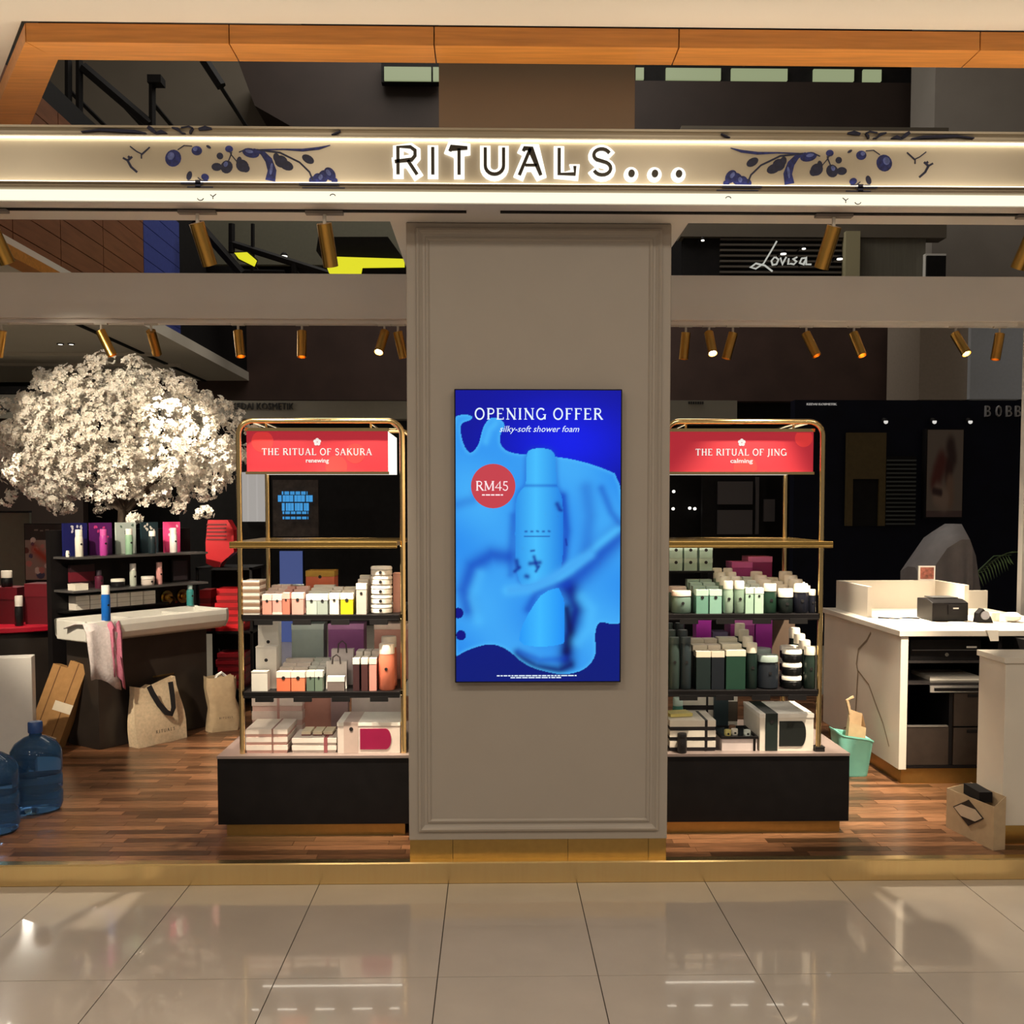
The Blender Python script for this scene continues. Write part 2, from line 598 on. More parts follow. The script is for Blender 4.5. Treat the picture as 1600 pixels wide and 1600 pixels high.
# void side: clad upstand running away on the tree side
ws = struct(MB().box(-4.6, -4.38, 8.38, 19.0, 4.06, 6.0).build('wall_left', M_BLACKM))
M_BLUEP = mat('blue_lit_panel', (.05, .07, .30), .5, noise=.1)
ys = [8.4, 9.55, 10.6, 11.75, 13.1, 14.6]
for i, (a, b) in enumerate(zip(ys[:-1], ys[1:])):
    for k in range(8):
        z0 = 4.06 + k * .21
        MB().box(-4.378, -4.355, a + .008, b - .008, z0 + .005, z0 + .205).build('panel', M_REDWOOD if i < 4 else M_BLUEP, ws, org=(0, 0, 0))
MB().box(-4.38, -4.2, 8.4, 10.2, 3.96, 4.055).build('trim_6', M_WOOD)['kind'] = 'structure'
MB().box(-5.16, -5.10, 8.4, 18.9, 4.03, 4.0495).build('trim_10', M_BLACKM)['kind'] = 'structure'

# structural column rising through the void
struct(MB().box(-0.264, 0.73, 5.3, 5.93, 3.06, 9.0).build('column', M_BROWNGREY))

# ------------------------------------------------------------------ sign fascia
sg = empty('sign_fascia', (0, 4.47, 3.06), 'long cream illuminated fascia with dark backlit lettering and blue floral sprays', 'sign')
M_FASC = mat('champagne_fascia', (.56, .48, .35), .32, .25, noise=.03, nscale=3)
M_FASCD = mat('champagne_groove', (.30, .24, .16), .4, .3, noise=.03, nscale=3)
yb = 4.4735
MB().box(-4.3, 3.8, 4.452, yb, 3.131, 3.34).build('panel', M_FASC, sg)
mo = MB().xprism([(4.452, 3.318), (4.415, 3.318), (4.415, 3.322), (4.424, 3.327), (4.424, 3.338), (4.418, 3.345), (4.41, 3.348), (4.41, 3.357), (yb, 3.357), (yb, 3.342), (4.452, 3.342)], -4.3, 3.8)
mo.build('top_moulding', M_FASC, sg)
MB().box(-4.3, 3.8, 4.436, 4.447, 3.314, 3.3175).build('light_strip', M_LED, sg)
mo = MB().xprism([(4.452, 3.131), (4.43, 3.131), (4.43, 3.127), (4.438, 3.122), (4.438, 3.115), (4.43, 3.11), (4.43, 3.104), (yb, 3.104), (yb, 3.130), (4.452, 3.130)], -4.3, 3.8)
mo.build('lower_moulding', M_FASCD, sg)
MB().box(-4.3, 3.8, 4.434, 4.450, 3.1315, 3.1345).build('light_strip', M_LED, sg)
MB().box(-4.3, 3.8, 4.436, yb, 3.064, 3.098).build('light_bar', M_LEDBAR, sg)
# halo-lit letters
U = .00278                                  # metres per drawing unit on the fascia
M_LET = mat('dark_bronze_letter', (.06, .05, .035), .4, .6, noise=.1)
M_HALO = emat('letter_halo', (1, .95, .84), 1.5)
LET = {
    'R': [([(5, 0), (5, 41), (24, 41), (31, 36), (31, 28), (26, 22), (0, 19)], 5), ([(20, 21), (34, 0)], 5)],
    'I': [([(2, 0), (2, 41)], 5)],
    'T': [([(14, 0), (14, 39)], 5), ([(0, 35), (2, 40), (27, 40)], 5)],
    'U': [([(2, 41), (2, 16)] + arc(16, 14, 14, 13, 180, 360, 10) + [(30, 16), (30, 41)], 5)],
    'A': [([(0, 0), (17, 40)], 5), ([(6, 36), (8, 40), (17, 40), (33, 0)], 5), ([(9, 15), (27, 15)], 4)],
    'L': [([(2, 41), (2, 2), (26, 2), (26, 14)], 5)],
    'S': [([(28, 34)] + arc(16, 31, 12, 9, 40, 230, 10) + arc(17, 11, 13, 10, 60, -160, 10), 5)],
}
for ch, lx in (('R', 621), ('I', 677), ('T', 705), ('U', 757), ('A', 811), ('L', 870), ('S', 921)):
    x0 = (lx - 768) * U - .09 + .09 + 0.0
    z0 = 3.168
    lt = MB()
    hl = MB()
    for pts, w in LET[ch]:
        q = [(x0 + a * U, z0 + b * U) for a, b in pts]
        lt.ribbon(q, w * U, 4.424, 4.432)
        # halo cast on the panel, painted as a widened, slightly lengthened glowing stroke
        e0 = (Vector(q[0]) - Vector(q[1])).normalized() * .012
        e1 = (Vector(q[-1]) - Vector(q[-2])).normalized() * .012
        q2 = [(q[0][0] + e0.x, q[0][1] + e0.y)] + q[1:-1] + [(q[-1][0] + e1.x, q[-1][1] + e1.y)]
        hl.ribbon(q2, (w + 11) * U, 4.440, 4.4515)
    l_ = lt.build('letter', M_LET, sg)
    hl.build('painted_halo', M_HALO, l_)
for lx in (983, 1019, 1056):
    cx = (lx - 768) * U
    l_ = MB().disc(cx, 3.178, .014, .016, 4.424, 4.432).build('dot', M_LET, sg)
    MB().disc(cx, 3.178, .031, .031, 4.44, 4.4515).build('painted_halo', M_HALO, l_)  # the dot's glow on the panel, painted as a larger glowing disc

M_BLUE = mat('cobalt_print', (.02, .028, .17), .45, noise=.5, nscale=60)
M_BLUEL = mat('pale_cobalt_print', (.14, .18, .48), .45, noise=.4, nscale=60)
M_INK = mat('ink_print', (.02, .022, .06), .45, noise=.3, nscale=60)


def floral(mir, name):
    fx = lambda x: ((x if not mir else 1659 - x) - 768) * U
    fz = lambda y: 3.357 - (y - 205) * U * .965
    yA, yB = 4.4495, 4.4518
    lay = [0]

    def yy_():
        lay[0] += 1
        return 4.4502 - .00003 * lay[0]
    P = lambda pts: [(fx(x), fz(y)) for x, y in pts]
    sg_ = -1 if mir else 1
    # berries and petals
    for x, y, rx, ry, rot in ((283, 250, 12, 13, .5), (319, 238, 8, 7, 0), (368, 235, 6, 5, 0), (401, 241, 13, 7, .2), (331, 279, 6, 5, .3),
                              (503, 280, 8, 8, 0), (521, 273, 8, 11, -.6), (511, 277, 8, 10, .4), (495, 283, 6, 6, 0), (528, 283, 5, 4, 0)):
        MB().disc(fx(x), fz(y), rx * U, ry * U, yy_(), yB, 16, rot=-rot * sg_).build('petal', M_BLUE, sg)
    for x, y, rx, ry, rot in ((354, 246, 5, 5, 0), (349, 263, 8, 6, 0), (364, 263, 9, 10, .5), (388, 261, 10, 9, .6), (393, 265, 6, 6, 0), (383, 254, 4, 7, .2),
                              (447, 254, 10, 9, .4), (455, 260, 11, 7, .4), (440, 248, 5, 7, -.2), (488, 250, 10, 6, .5), (307, 277, 4, 7, .3), (337, 232, 4, 2, .5), (310, 287, 8, 2, 0)):
        MB().disc(fx(x), fz(y), rx * U, ry * U, yy_(), yB, 14, rot=-rot * sg_).build('leaf_print', M_INK, sg)
    MB().ribbon(P([(405, 236), (418, 240), (428, 252), (433, 268), (430, 284)]), [4 * U, 7 * U, 11 * U, 13 * U, 15 * U], yy_(), yB).build('petal', M_BLUE, sg)
    MB().ribbon(P([(415, 236), (450, 235), (480, 236), (505, 233), (522, 228)]), [2 * U, 2 * U, 4 * U, 4 * U, 1 * U], yy_(), yB).build('petal', M_BLUE, sg)
    for pts, w in (([(290, 237), (300, 230), (312, 231)], 1.2), ([(410, 236), (445, 240), (475, 255), (490, 270), (495, 283)], 2.6),
                   ([(380, 255), (372, 245), (368, 238)], 1.5), ([(366, 256), (370, 246), (372, 240)], 1.5), ([(383, 240), (392, 236)], 1.5),
                   ([(218, 232), (228, 240), (236, 244), (248, 233)], 1.8), ([(235, 244), (235, 251)], 1.8),
                   ([(207, 250), (214, 254), (221, 248)], 3), ([(214, 254), (219, 264), (228, 272)], 3.4), ([(215, 250), (217, 247)], 3), ([(320, 280), (326, 285), (335, 285)], 1.6)):
        MB().ribbon(P(pts), w * U, yy_(), yB).build('stem_print', M_INK, sg)
    # bits wrapping on the mouldings and on the light bar
    for x0, x1, y0, y1 in ((296, 330, 290, 292.5), (306, 345, 296, 298), (475, 536, 290, 293), (480, 545, 296, 298), (318, 326, 286, 298)):
        a, b = sorted((fx(x0), fx(x1)))
        MB().box(a, b, 4.4285, 4.4305, fz(y1), fz(y0)).build('tail_print', M_INK, sg)
    for pts, w in (([(150, 215), (178, 212), (205, 213), (230, 214), (247, 217)], [1, 3, 4, 4, 2]), ([(250, 207), (256, 211), (263, 217)], [5, 6, 3]), ([(262, 217), (270, 214), (278, 216)], [3, 5, 1]),
                   ([(286, 208), (295, 210), (301, 216)], [2, 4, 2]), ([(301, 216), (306, 217)], [2, 2]), ([(318, 209), (314, 213), (313, 217)], [2, 3, 2]), ([(300, 208), (312, 206.5), (318, 209)], [2, 3, 2]), ([(326, 210), (336, 208), (346, 209)], [3, 6, 2]), ([(526, 217), (534, 214), (540, 211)], [1, 2, 1])):
        MB().ribbon(P(pts), [t * U for t in w], 4.4082, 4.4245).build('tip_print', M_INK, sg)
    for x, y, rx, ry, rot in ((280, 247, 5, 6, .5), (317, 236, 3.5, 3, 0), (399, 239, 6, 2.5, .2), (519, 271, 3, 5, -.6), (507, 278, 3, 4, .4), (432, 266, 2, 9, .15), (363, 259, 3, 4, .5)):
        MB().disc(fx(x), fz(y), rx * U, ry * U, 4.4466, yB, 14, rot=-rot * sg_).build('petal_highlight', M_BLUEL, sg)
    for pts in (arc(325, 312, 5, 5, 20, 160, 6), [(340, 308), (344, 311), (349, 307)], [(344, 311), (344, 315)], arc(526, 309, 4, 3, 180, 360, 6)):
        MB().ribbon([(fx(x), 3.357 - (y - 205) * U * .965) for x, y in pts], 1.2 * U, 4.4345, 4.4365).build('tail_print', M_INK, sg)


floral(False, 'a')
floral(True, 'b')

# ------------------------------------------------------------------ portrait advertising screen on the pillar
SX0, SX1, SZ0, SZ1 = -.170, .600, .946, 2.299
tv = empty('display_screen', ((SX0 + SX1) / 2, 4.764, SZ0), 'tall portrait advertising screen with blue shower foam picture on the pillar', 'screen')
MB().box(SX0, SX1, 4.716, 4.764, SZ0, SZ1).build('housing', M_BLACK, tv, bevel=.003)


def seg_dist(px_, py_, pts):
    d = np.full(px_.shape, 1e9)
    for (x0, y0), (x1, y1) in zip(pts[:-1], pts[1:]):
        vx, vy = x1 - x0, y1 - y0
        L2 = vx * vx + vy * vy + 1e-9
        t = np.clip(((px_ - x0) * vx + (py_ - y0) * vy) / L2, 0, 1)
        d = np.minimum(d, np.hypot(px_ - x0 - t * vx, py_ - y0 - t * vy))
    return d


def inside(px_, py_, poly):
    c = np.zeros(px_.shape, bool)
    n = len(poly)
    for i in range(n):
        x0, y0 = poly[i]
        x1, y1 = poly[(i + 1) % n]
        cond = ((y0 > py_) != (y1 > py_))
        with np.errstate(divide='ignore', invalid='ignore'):
            xi = (x1 - x0) * (py_ - y0) / (y1 - y0 + 1e-12) + x0
        c ^= cond & (px_ < xi)
    return c


def smoothpoly(pts, it=2):
    for _ in range(it):
        q = []
        n = len(pts)
        for i in range(n):
            a, b = pts[i], pts[(i + 1) % n]
            q.append((a[0] * .75 + b[0] * .25, a[1] * .75 + b[1] * .25))
            q.append((a[0] * .25 + b[0] * .75, a[1] * .25 + b[1] * .75))
        pts = q
    return pts


def picture(name, parent, x0, x1, z0, z1, y, nx, nz, paint, strength, base=None):
    """flat picture: a fine grid whose colours are painted per vertex; paint(u, v) with v downwards, 0..1"""
    u, v = np.meshgrid(np.linspace(0, 1, nx), np.linspace(0, 1, nz))
    c = paint(u, v)
    co = np.stack([x0 + (x1 - x0) * u, np.full_like(u, y), z1 + (z0 - z1) * v], -1).reshape(-1, 3)
    o_ = WORG.get(parent.name)
    if o_:
        co = co - np.array(o_)
    idx = np.arange(nx * nz).reshape(nz, nx)
    q = np.stack([idx[1:, :-1], idx[1:, 1:], idx[:-1, 1:], idx[:-1, :-1]], -1).reshape(-1, 4)
    me = bpy.data.meshes.new(name)
    me.from_pydata(co.tolist(), [], q.tolist())
    at = me.color_attributes.new('picture', 'FLOAT_COLOR', 'POINT')
    at.data.foreach_set('color', np.concatenate([c.reshape(-1, 3), np.ones((nx * nz, 1))], 1).astype(np.float32).ravel())
    m = bpy.data.materials.new(name)
    m.use_nodes = True
    b = m.node_tree.nodes['Principled BSDF']
    a = m.node_tree.nodes.new('ShaderNodeVertexColor')
    a.layer_name = 'picture'
    if strength:
        m.node_tree.links.new(a.outputs[0], b.inputs['Emission Color'])
        b.inputs['Emission Strength'].default_value = strength
        b.inputs['Base Color'].default_value = (.01, .01, .01, 1)
        b.inputs['Roughness'].default_value = .25
        b.inputs['Specular IOR Level'].default_value = .12
    else:
        m.node_tree.links.new(a.outputs[0], b.inputs['Base Color'])
    me.materials.append(m)
    o = bpy.data.objects.new(name, me)
    o.parent = parent
    COL.objects.link(o)
    return o


def lin(c):
    return np.array(S(*c))


def foam_paint(u, v):
    X = 65 + u * 853
    Y = 60 + v * 1495
    bgc = lin((6, 14, 150)) * (1 - v)[..., None] + lin((2, 24, 120)) * v[..., None]
    bgc = bgc + lin((8, 20, 200))[None, None] * (.9 * np.exp(-((X - 640) / 330) ** 2 - ((Y - 330) / 200) ** 2))[..., None]
    foam = smoothpoly([(40, 200), (110, 180), (160, 196), (135, 215), (85, 228), (100, 330), (140, 390), (185, 340), (205, 245), (250, 188), (330, 225),
                       (285, 300), (310, 365), (400, 388), (470, 380), (580, 398), (670, 410), (800, 445), (940, 505), (940, 1250), (880, 1262), (805, 1240),
                       (785, 1320), (800, 1410), (750, 1490), (640, 1525), (500, 1500), (410, 1460), (330, 1385), (250, 1358), (180, 1372), (110, 1398), (40, 1440)])
    ins = inside(X, Y, foam)
    edge = seg_dist(X, Y, foam + foam[:1])
    base = lin((38, 138, 238))
    hi = lin((78, 190, 255))
    lo = lin((10, 60, 190))
    f = .5 + .28 * np.sin(X / 120 + Y / 190) * np.cos(Y / 150 - X / 300) + .18 * np.sin((X - Y) / 95)
    col = base + (hi - base) * np.clip(f, 0, 1)[..., None] * .7
    shades = [  # polyline, width, towards colour, amount
        ([(130, 1180), (105, 1080), (150, 960), (250, 900), (330, 910)], 45, lo, .75),
        ([(180, 1240), (150, 1120), (190, 1000)], 30, hi, .5),
        ([(640, 1060), (720, 990), (830, 880), (915, 800)], 60, lo, .8),
        ([(600, 1010), (700, 940), (800, 850), (915, 760)], 24, hi, .8),
        ([(620, 600), (640, 780), (620, 960)], 26, lo, .75),
        ([(740, 560), (760, 700), (740, 880)], 40, lo, .4),
        ([(820, 560), (870, 680), (915, 740)], 22, lo, .5),
        ([(660, 1080), (690, 1180), (650, 1330), (640, 1440)], 45, lin((4, 30, 140)), .95),
        ([(640, 1180), (660, 1300), (640, 1400)], 24, lin((2, 14, 90)), .9),
        ([(380, 1420), (480, 1480), (600, 1500), (660, 1470)], 28, lin((3, 20, 110)), .9),
        ([(390, 1400), (500, 1445), (620, 1440)], 20, lo, .5),
        ([(440, 1180), (480, 1100), (560, 1060), (640, 1050)], 26, lo, .65),
        ([(75, 640), (150, 620), (200, 560)], 30, lo, .35),
        ([(330, 1085), (430, 1075), (560, 1030), (650, 970)], 26, hi, .75),
        ([(700, 1350), (760, 1280), (770, 1180), (720, 1120)], 34, hi, .6),
        ([(220, 320), (240, 260), (270, 230)], 20, hi, .6),
        ([(360, 700), (350, 860), (350, 1000)], 22, lo, .45),
    ]
    for pts, w, c, am in shades:
        k = am * np.exp(-(seg_dist(X, Y, pts) / w) ** 2)
        col = col * (1 - k[..., None]) + c * k[..., None]
    k = np.exp(-(edge / 12) ** 2) * .5
    col = col * (1 - k[..., None]) + hi * k[..., None]
    # bottle
    can = smoothpoly([(430, 400), (440, 362), (500, 352), (565, 362), (582, 400), (584, 530), (600, 570), (622, 620), (622, 960), (580, 1010), (470, 1050),
                      (375, 1060), (370, 640), (390, 580), (428, 545), (428, 480)], 2)
    ic = inside(X, Y, can)
    tube_ = np.clip(1 - np.abs((X - 480) / 150), 0, 1)
    ccol = lin((22, 120, 225)) + (lin((70, 190, 255)) - lin((22, 120, 225))) * tube_[..., None]
    k = .5 * np.exp(-((Y - 545) / 8) ** 2)
    ccol = ccol * (1 - k[..., None]) + lo * k[..., None]
    bot = smoothpoly([(460, 1170), (520, 1090), (625, 1062), (632, 1340), (620, 1365), (500, 1378), (392, 1362), (400, 1280)], 1)
    ib = inside(X, Y, bot)
    out = np.where(ins[..., None], col, bgc)
    ec = seg_dist(X, Y, can + can[:1])
    k = (.35 * np.exp(-(ec / 16) ** 2) * (~ic))[..., None]
    out = out * (1 - k) + lo * k
    out = np.where(ic[..., None], ccol, out)
    bcol = lin((10, 130, 245)) + (lin((60, 185, 255)) - lin((10, 130, 245))) * np.clip(1 - np.abs((X - 500) / 160), 0, 1)[..., None]
    out = np.where(ib[..., None], bcol, out)
    sw = np.exp(-(seg_dist(X, Y, [(350, 1082), (450, 1070), (560, 1020), (660, 960), (760, 900)]) / 26) ** 2)[..., None]
    out = out * (1 - sw) + lin((70, 170, 245)) * sw
    # little print on the can
    for pts, w in (([(380, 930), (385, 960)], 12), ([(395, 965), (370, 985)], 10), ([(470, 910), (485, 960)], 10), ([(450, 945), (500, 940)], 12), ([(430, 1010), (436, 1012)], 13),
                   ([(455, 880), (470, 878)], 6), ([(495, 960), (480, 985)], 8), ([(590, 640), (600, 660)], 13), ([(604, 670), (612, 672)], 8), ([(635, 820), (640, 850)], 5),
                   ([(420, 805), (550, 805)], 3), ([(425, 780), (432, 780)], 5), ([(455, 780), (462, 780)], 5), ([(485, 778), (492, 780)], 5), ([(515, 780), (522, 780)], 5), ([(545, 778), (551, 780)], 5)):
        k = (.8 * np.exp(-(seg_dist(X, Y, pts) / w) ** 2))[..., None]
        out = out * (1 - k) + lin((10, 30, 150)) * k
    for cx, cy, r in ((75, 1200, 28), (90, 1315, 26)):
        k = (np.hypot(X - cx, Y - cy) < r)[..., None]
        out = np.where(k, lin((6, 14, 130)), out)
    return np.clip(out, 0, 1)


def dashes(mb, x0, x1, z, h, y0, y1, seed):
    """print too small to read: a line of short strokes"""
    rr = random.Random(seed)
    x = x0
    while x < x1:
        w = rr.uniform(.008, .03)
        mb.box(x, min(x + w, x1), y0, y1, z, z + h)
        x += w + .004


pic = picture('picture', tv, SX0 + .006, SX1 - .006, SZ0 + .006, SZ1 - .006, 4.7150, 215, 380, foam_paint, 1.0)
M_TXT = emat('screen_white', (.78, .9, 1.0), 1.0)
k_ = (SX1 - SX0) / 853
sxp = lambda cx: SX0 + (cx - 65) * k_
szp = lambda cy: SZ1 - (cy - 60) * k_ * (1353 / (1495 * k_ * 1000))
t = MB()
serif(t, 'OPENING OFFER', sxp(498), szp(214), .052, 4.7132, 4.7148, track=.14, fat=1.0)
sans(t, 'silky-soft shower foam', sxp(497), szp(276), .028, 4.7132, 4.7148, shear=.3, width=.365)
t.build('lettering', M_TXT, tv)
rd = MB().disc(sxp(262), szp(550), .102, .102, 4.7136, 4.7148, 36).build('price_roundel', emat('screen_red', S(196, 58, 72), 1.0), tv)
t = MB()
serif(t, 'RM45', sxp(258), szp(573), .044, 4.7120, 4.7134, track=.05)
dashes(t, sxp(205), sxp(312), szp(598), .006, 4.7120, 4.7134, 3)
t.build('lettering', emat('screen_price', (1, .82, .84), 1.0), rd)
t = MB()
dashes(t, sxp(280), sxp(690), szp(1522), .005, 4.7132, 4.7148, 4)
dashes(t, sxp(350), sxp(610), szp(1532), .005, 4.7132, 4.7148, 5)
t.build('small_print', M_TXT, tv)

# ------------------------------------------------------------------ track spotlights
M_SPOT = mat('gold_lamp_body', (.62, .36, .09), .28, 1.0, noise=.04)
M_ADAPT = mat('grey_track_adapter', (.22, .19, .17), .5)
M_ADAPTW = mat('white_track_adapter', (.6, .56, .5), .5)


def spot(x, y, z, dx, dy, label, grp, front, power, length=.185, rad=.033, angle=44, lens=M_LENS):
    e = empty('track_spotlight', (x, y, z), label, 'spotlight', grp)
    if front:
        MB().box(x - .082, x + .082, y - .018, y + .018, z - .012, z).build('adapter', M_ADAPT, e)
    else:
        MB().box(x - .045, x + .045, y - .014, y + .014, z - .012, z).build('adapter', M_ADAPTW, e)
    d = Vector((dx, dy, -1)).normalized()
    p0 = Vector((x, y, z - .012))
    p1 = Vector((x, y, z - .055))
    MB().cyl(p0, p1, .008, n=10).build('stem', M_ADAPTW, e)
    a = p1 - d * .012 + Vector((0, 0, -.008))
    b = a + d * length
    rec = .03 if 'lit lens' in label else .085
    m = MB().cyl(a, b, rad, n=20, caps=(1, 0))
    m.cyl(b, b - d * (rec + .02), rad * .9, n=20, caps=(0, 1), mi=0)
    m.cyl(b - d * .0, b - d * .001, rad, rad * .9, n=20, caps=(0, 0))
    body = m.build('lamp_body', M_SPOT, e, smooth=True)
    MB().cyl(b - d * (rec + .004), b - d * rec, rad * .86, n=18).build('lens', lens, body)
    l = bpy.data.lights.new('lamp', 'SPOT')
    l.energy = power
    l.spot_size = R(angle)
    l.spot_blend = .7
    l.color = (1, .85, .64)
    l.shadow_soft_size = .03
    lo = bpy.data.objects.new('lamp', l)
    lo.parent = e
    lo.location = Vector(b + d * .01) - Vector((x, y, z))
    lo.rotation_euler = d.to_track_quat('-Z', 'Y').to_euler()
    COL.objects.link(lo)
    return e


FG, RG = 'spotlights under the sign fascia', 'spotlights along the rear beam'
yf, zf = 4.583, 3.054
spot(-2.191, yf, zf, .28, .50, 'gold track spotlight cut by the left picture edge, under the sign', FG, True, 80)
spot(-1.287, yf, zf, .22, .42, 'gold track spotlight under the sign above the white blossom tree', FG, True, 400)
spot(-0.732, yf, zf, .10, .42, 'gold track spotlight under the sign beside the pillar, tree side', FG, True, 400)
spot(1.519, yf, zf, -.20, .42, 'gold track spotlight under the sign between pillar and white counter', FG, True, 520)
spot(2.421, yf, zf, -.22, .50, 'gold track spotlight cut by the right picture edge, under the sign', FG, True, 750)
# unseen spots added past the picture edges to light tree, basin and counter
spot(-2.75, yf, zf, -.15, 4.2, 'added unseen gold track spotlight beyond the left picture edge, swung to the tree', FG, True, 240, angle=30)
spot(-3.35, yf, zf, .9, 4.6, 'added unseen gold track spotlight farthest left on the track, swung to the tree', FG, True, 240, angle=32)
spot(-3.05, yf, zf, .29, 1.42, 'added unseen gold track spotlight second beyond the left picture edge, aimed at the basin', FG, True, 500, angle=42)
spot(3.1, yf, zf, -.25, 1.1, 'added unseen gold track spotlight beyond the right picture edge, aimed at the counter', FG, True, 150, angle=50)
yr, zr = 7.217, 3.035
spot(-3.383, yr, zr, -.28, .2, 'gold spotlight on the rear beam at the left picture edge', RG, False, 144)
spot(-2.702, yr, zr, .46, .05, 'strongly tilted gold spotlight on the rear beam above the blossoms', RG, False, 120)
spot(-2.357, yr, zr, .02, .85, 'upright gold spotlight on the rear beam above the blossom crown', RG, False, 240, angle=50)
spot(-1.757, yr, zr, .14, -.2, 'gold spotlight on the rear beam above the rack by the blossom tree', RG, False, 160)
spot(-1.316, yr, zr, .02, -.2, 'upright gold spotlight on the rear beam, second from the pillar pair, tree side', RG, False, 192)
spot(-0.744, yr, zr, -.22, -.62, 'gold spotlight with lit lens turned forward on the rear beam, tree side of pillar', RG, False, 336)
spot(-0.65, yr, zr, .22, .1, 'gold spotlight tight against the pillar on the rear beam, tree side', RG, False, 144)
spot(1.362, yr, zr, -.08, .05, 'gold spotlight tight against the pillar on the rear beam, counter side', RG, False, 144)
spot(1.525, yr, zr, .06, -.62, 'gold spotlight with lit lens above the rack by the counter', RG, False, 384)
spot(1.693, yr, zr, -.26, .05, 'gold spotlight leaning to the pillar above the rack by the counter', RG, False, 144)
spot(2.211, yr, zr, .38, -.35, 'gold spotlight leaning to the counter, fourth from the pillar', RG, False, 560)
spot(2.548, yr, zr, .24, -.45, 'gold spotlight leaning to the counter, fifth from the pillar', RG, False, 520)
spot(3.269, yr, zr, .28, -.62, 'gold spotlight with lit lens above the white counter', RG, False, 170)
spot(3.581, yr, zr, -.18, -.05, 'gold spotlight at the rear beam end above the counter', RG, False, 288)

# ------------------------------------------------------------------ gold display racks
M_GLASS = mat('smoked_shelf_glass', (.20, .16, .09), .12, .75, noise=.02)


M_SHELFLED = emat('shelf_light_strip', (1, .9, .74), 7.0)


def bend_path(x0, x1, y, z0, z1, r=.07, n=6):
    p = [(x0, y, z0)]
    p += [(x0 + r - r * math.cos(R(90 * i / n)), y, z1 - r + r * math.sin(R(90 * i / n))) for i in range(n + 1)]
    p += [(x1 - r + r * math.sin(R(90 * i / n)), y, z1 - r + r * math.cos(R(90 * i / n))) for i in range(n + 1)]
    p += [(x1, y, z0)]
    return p


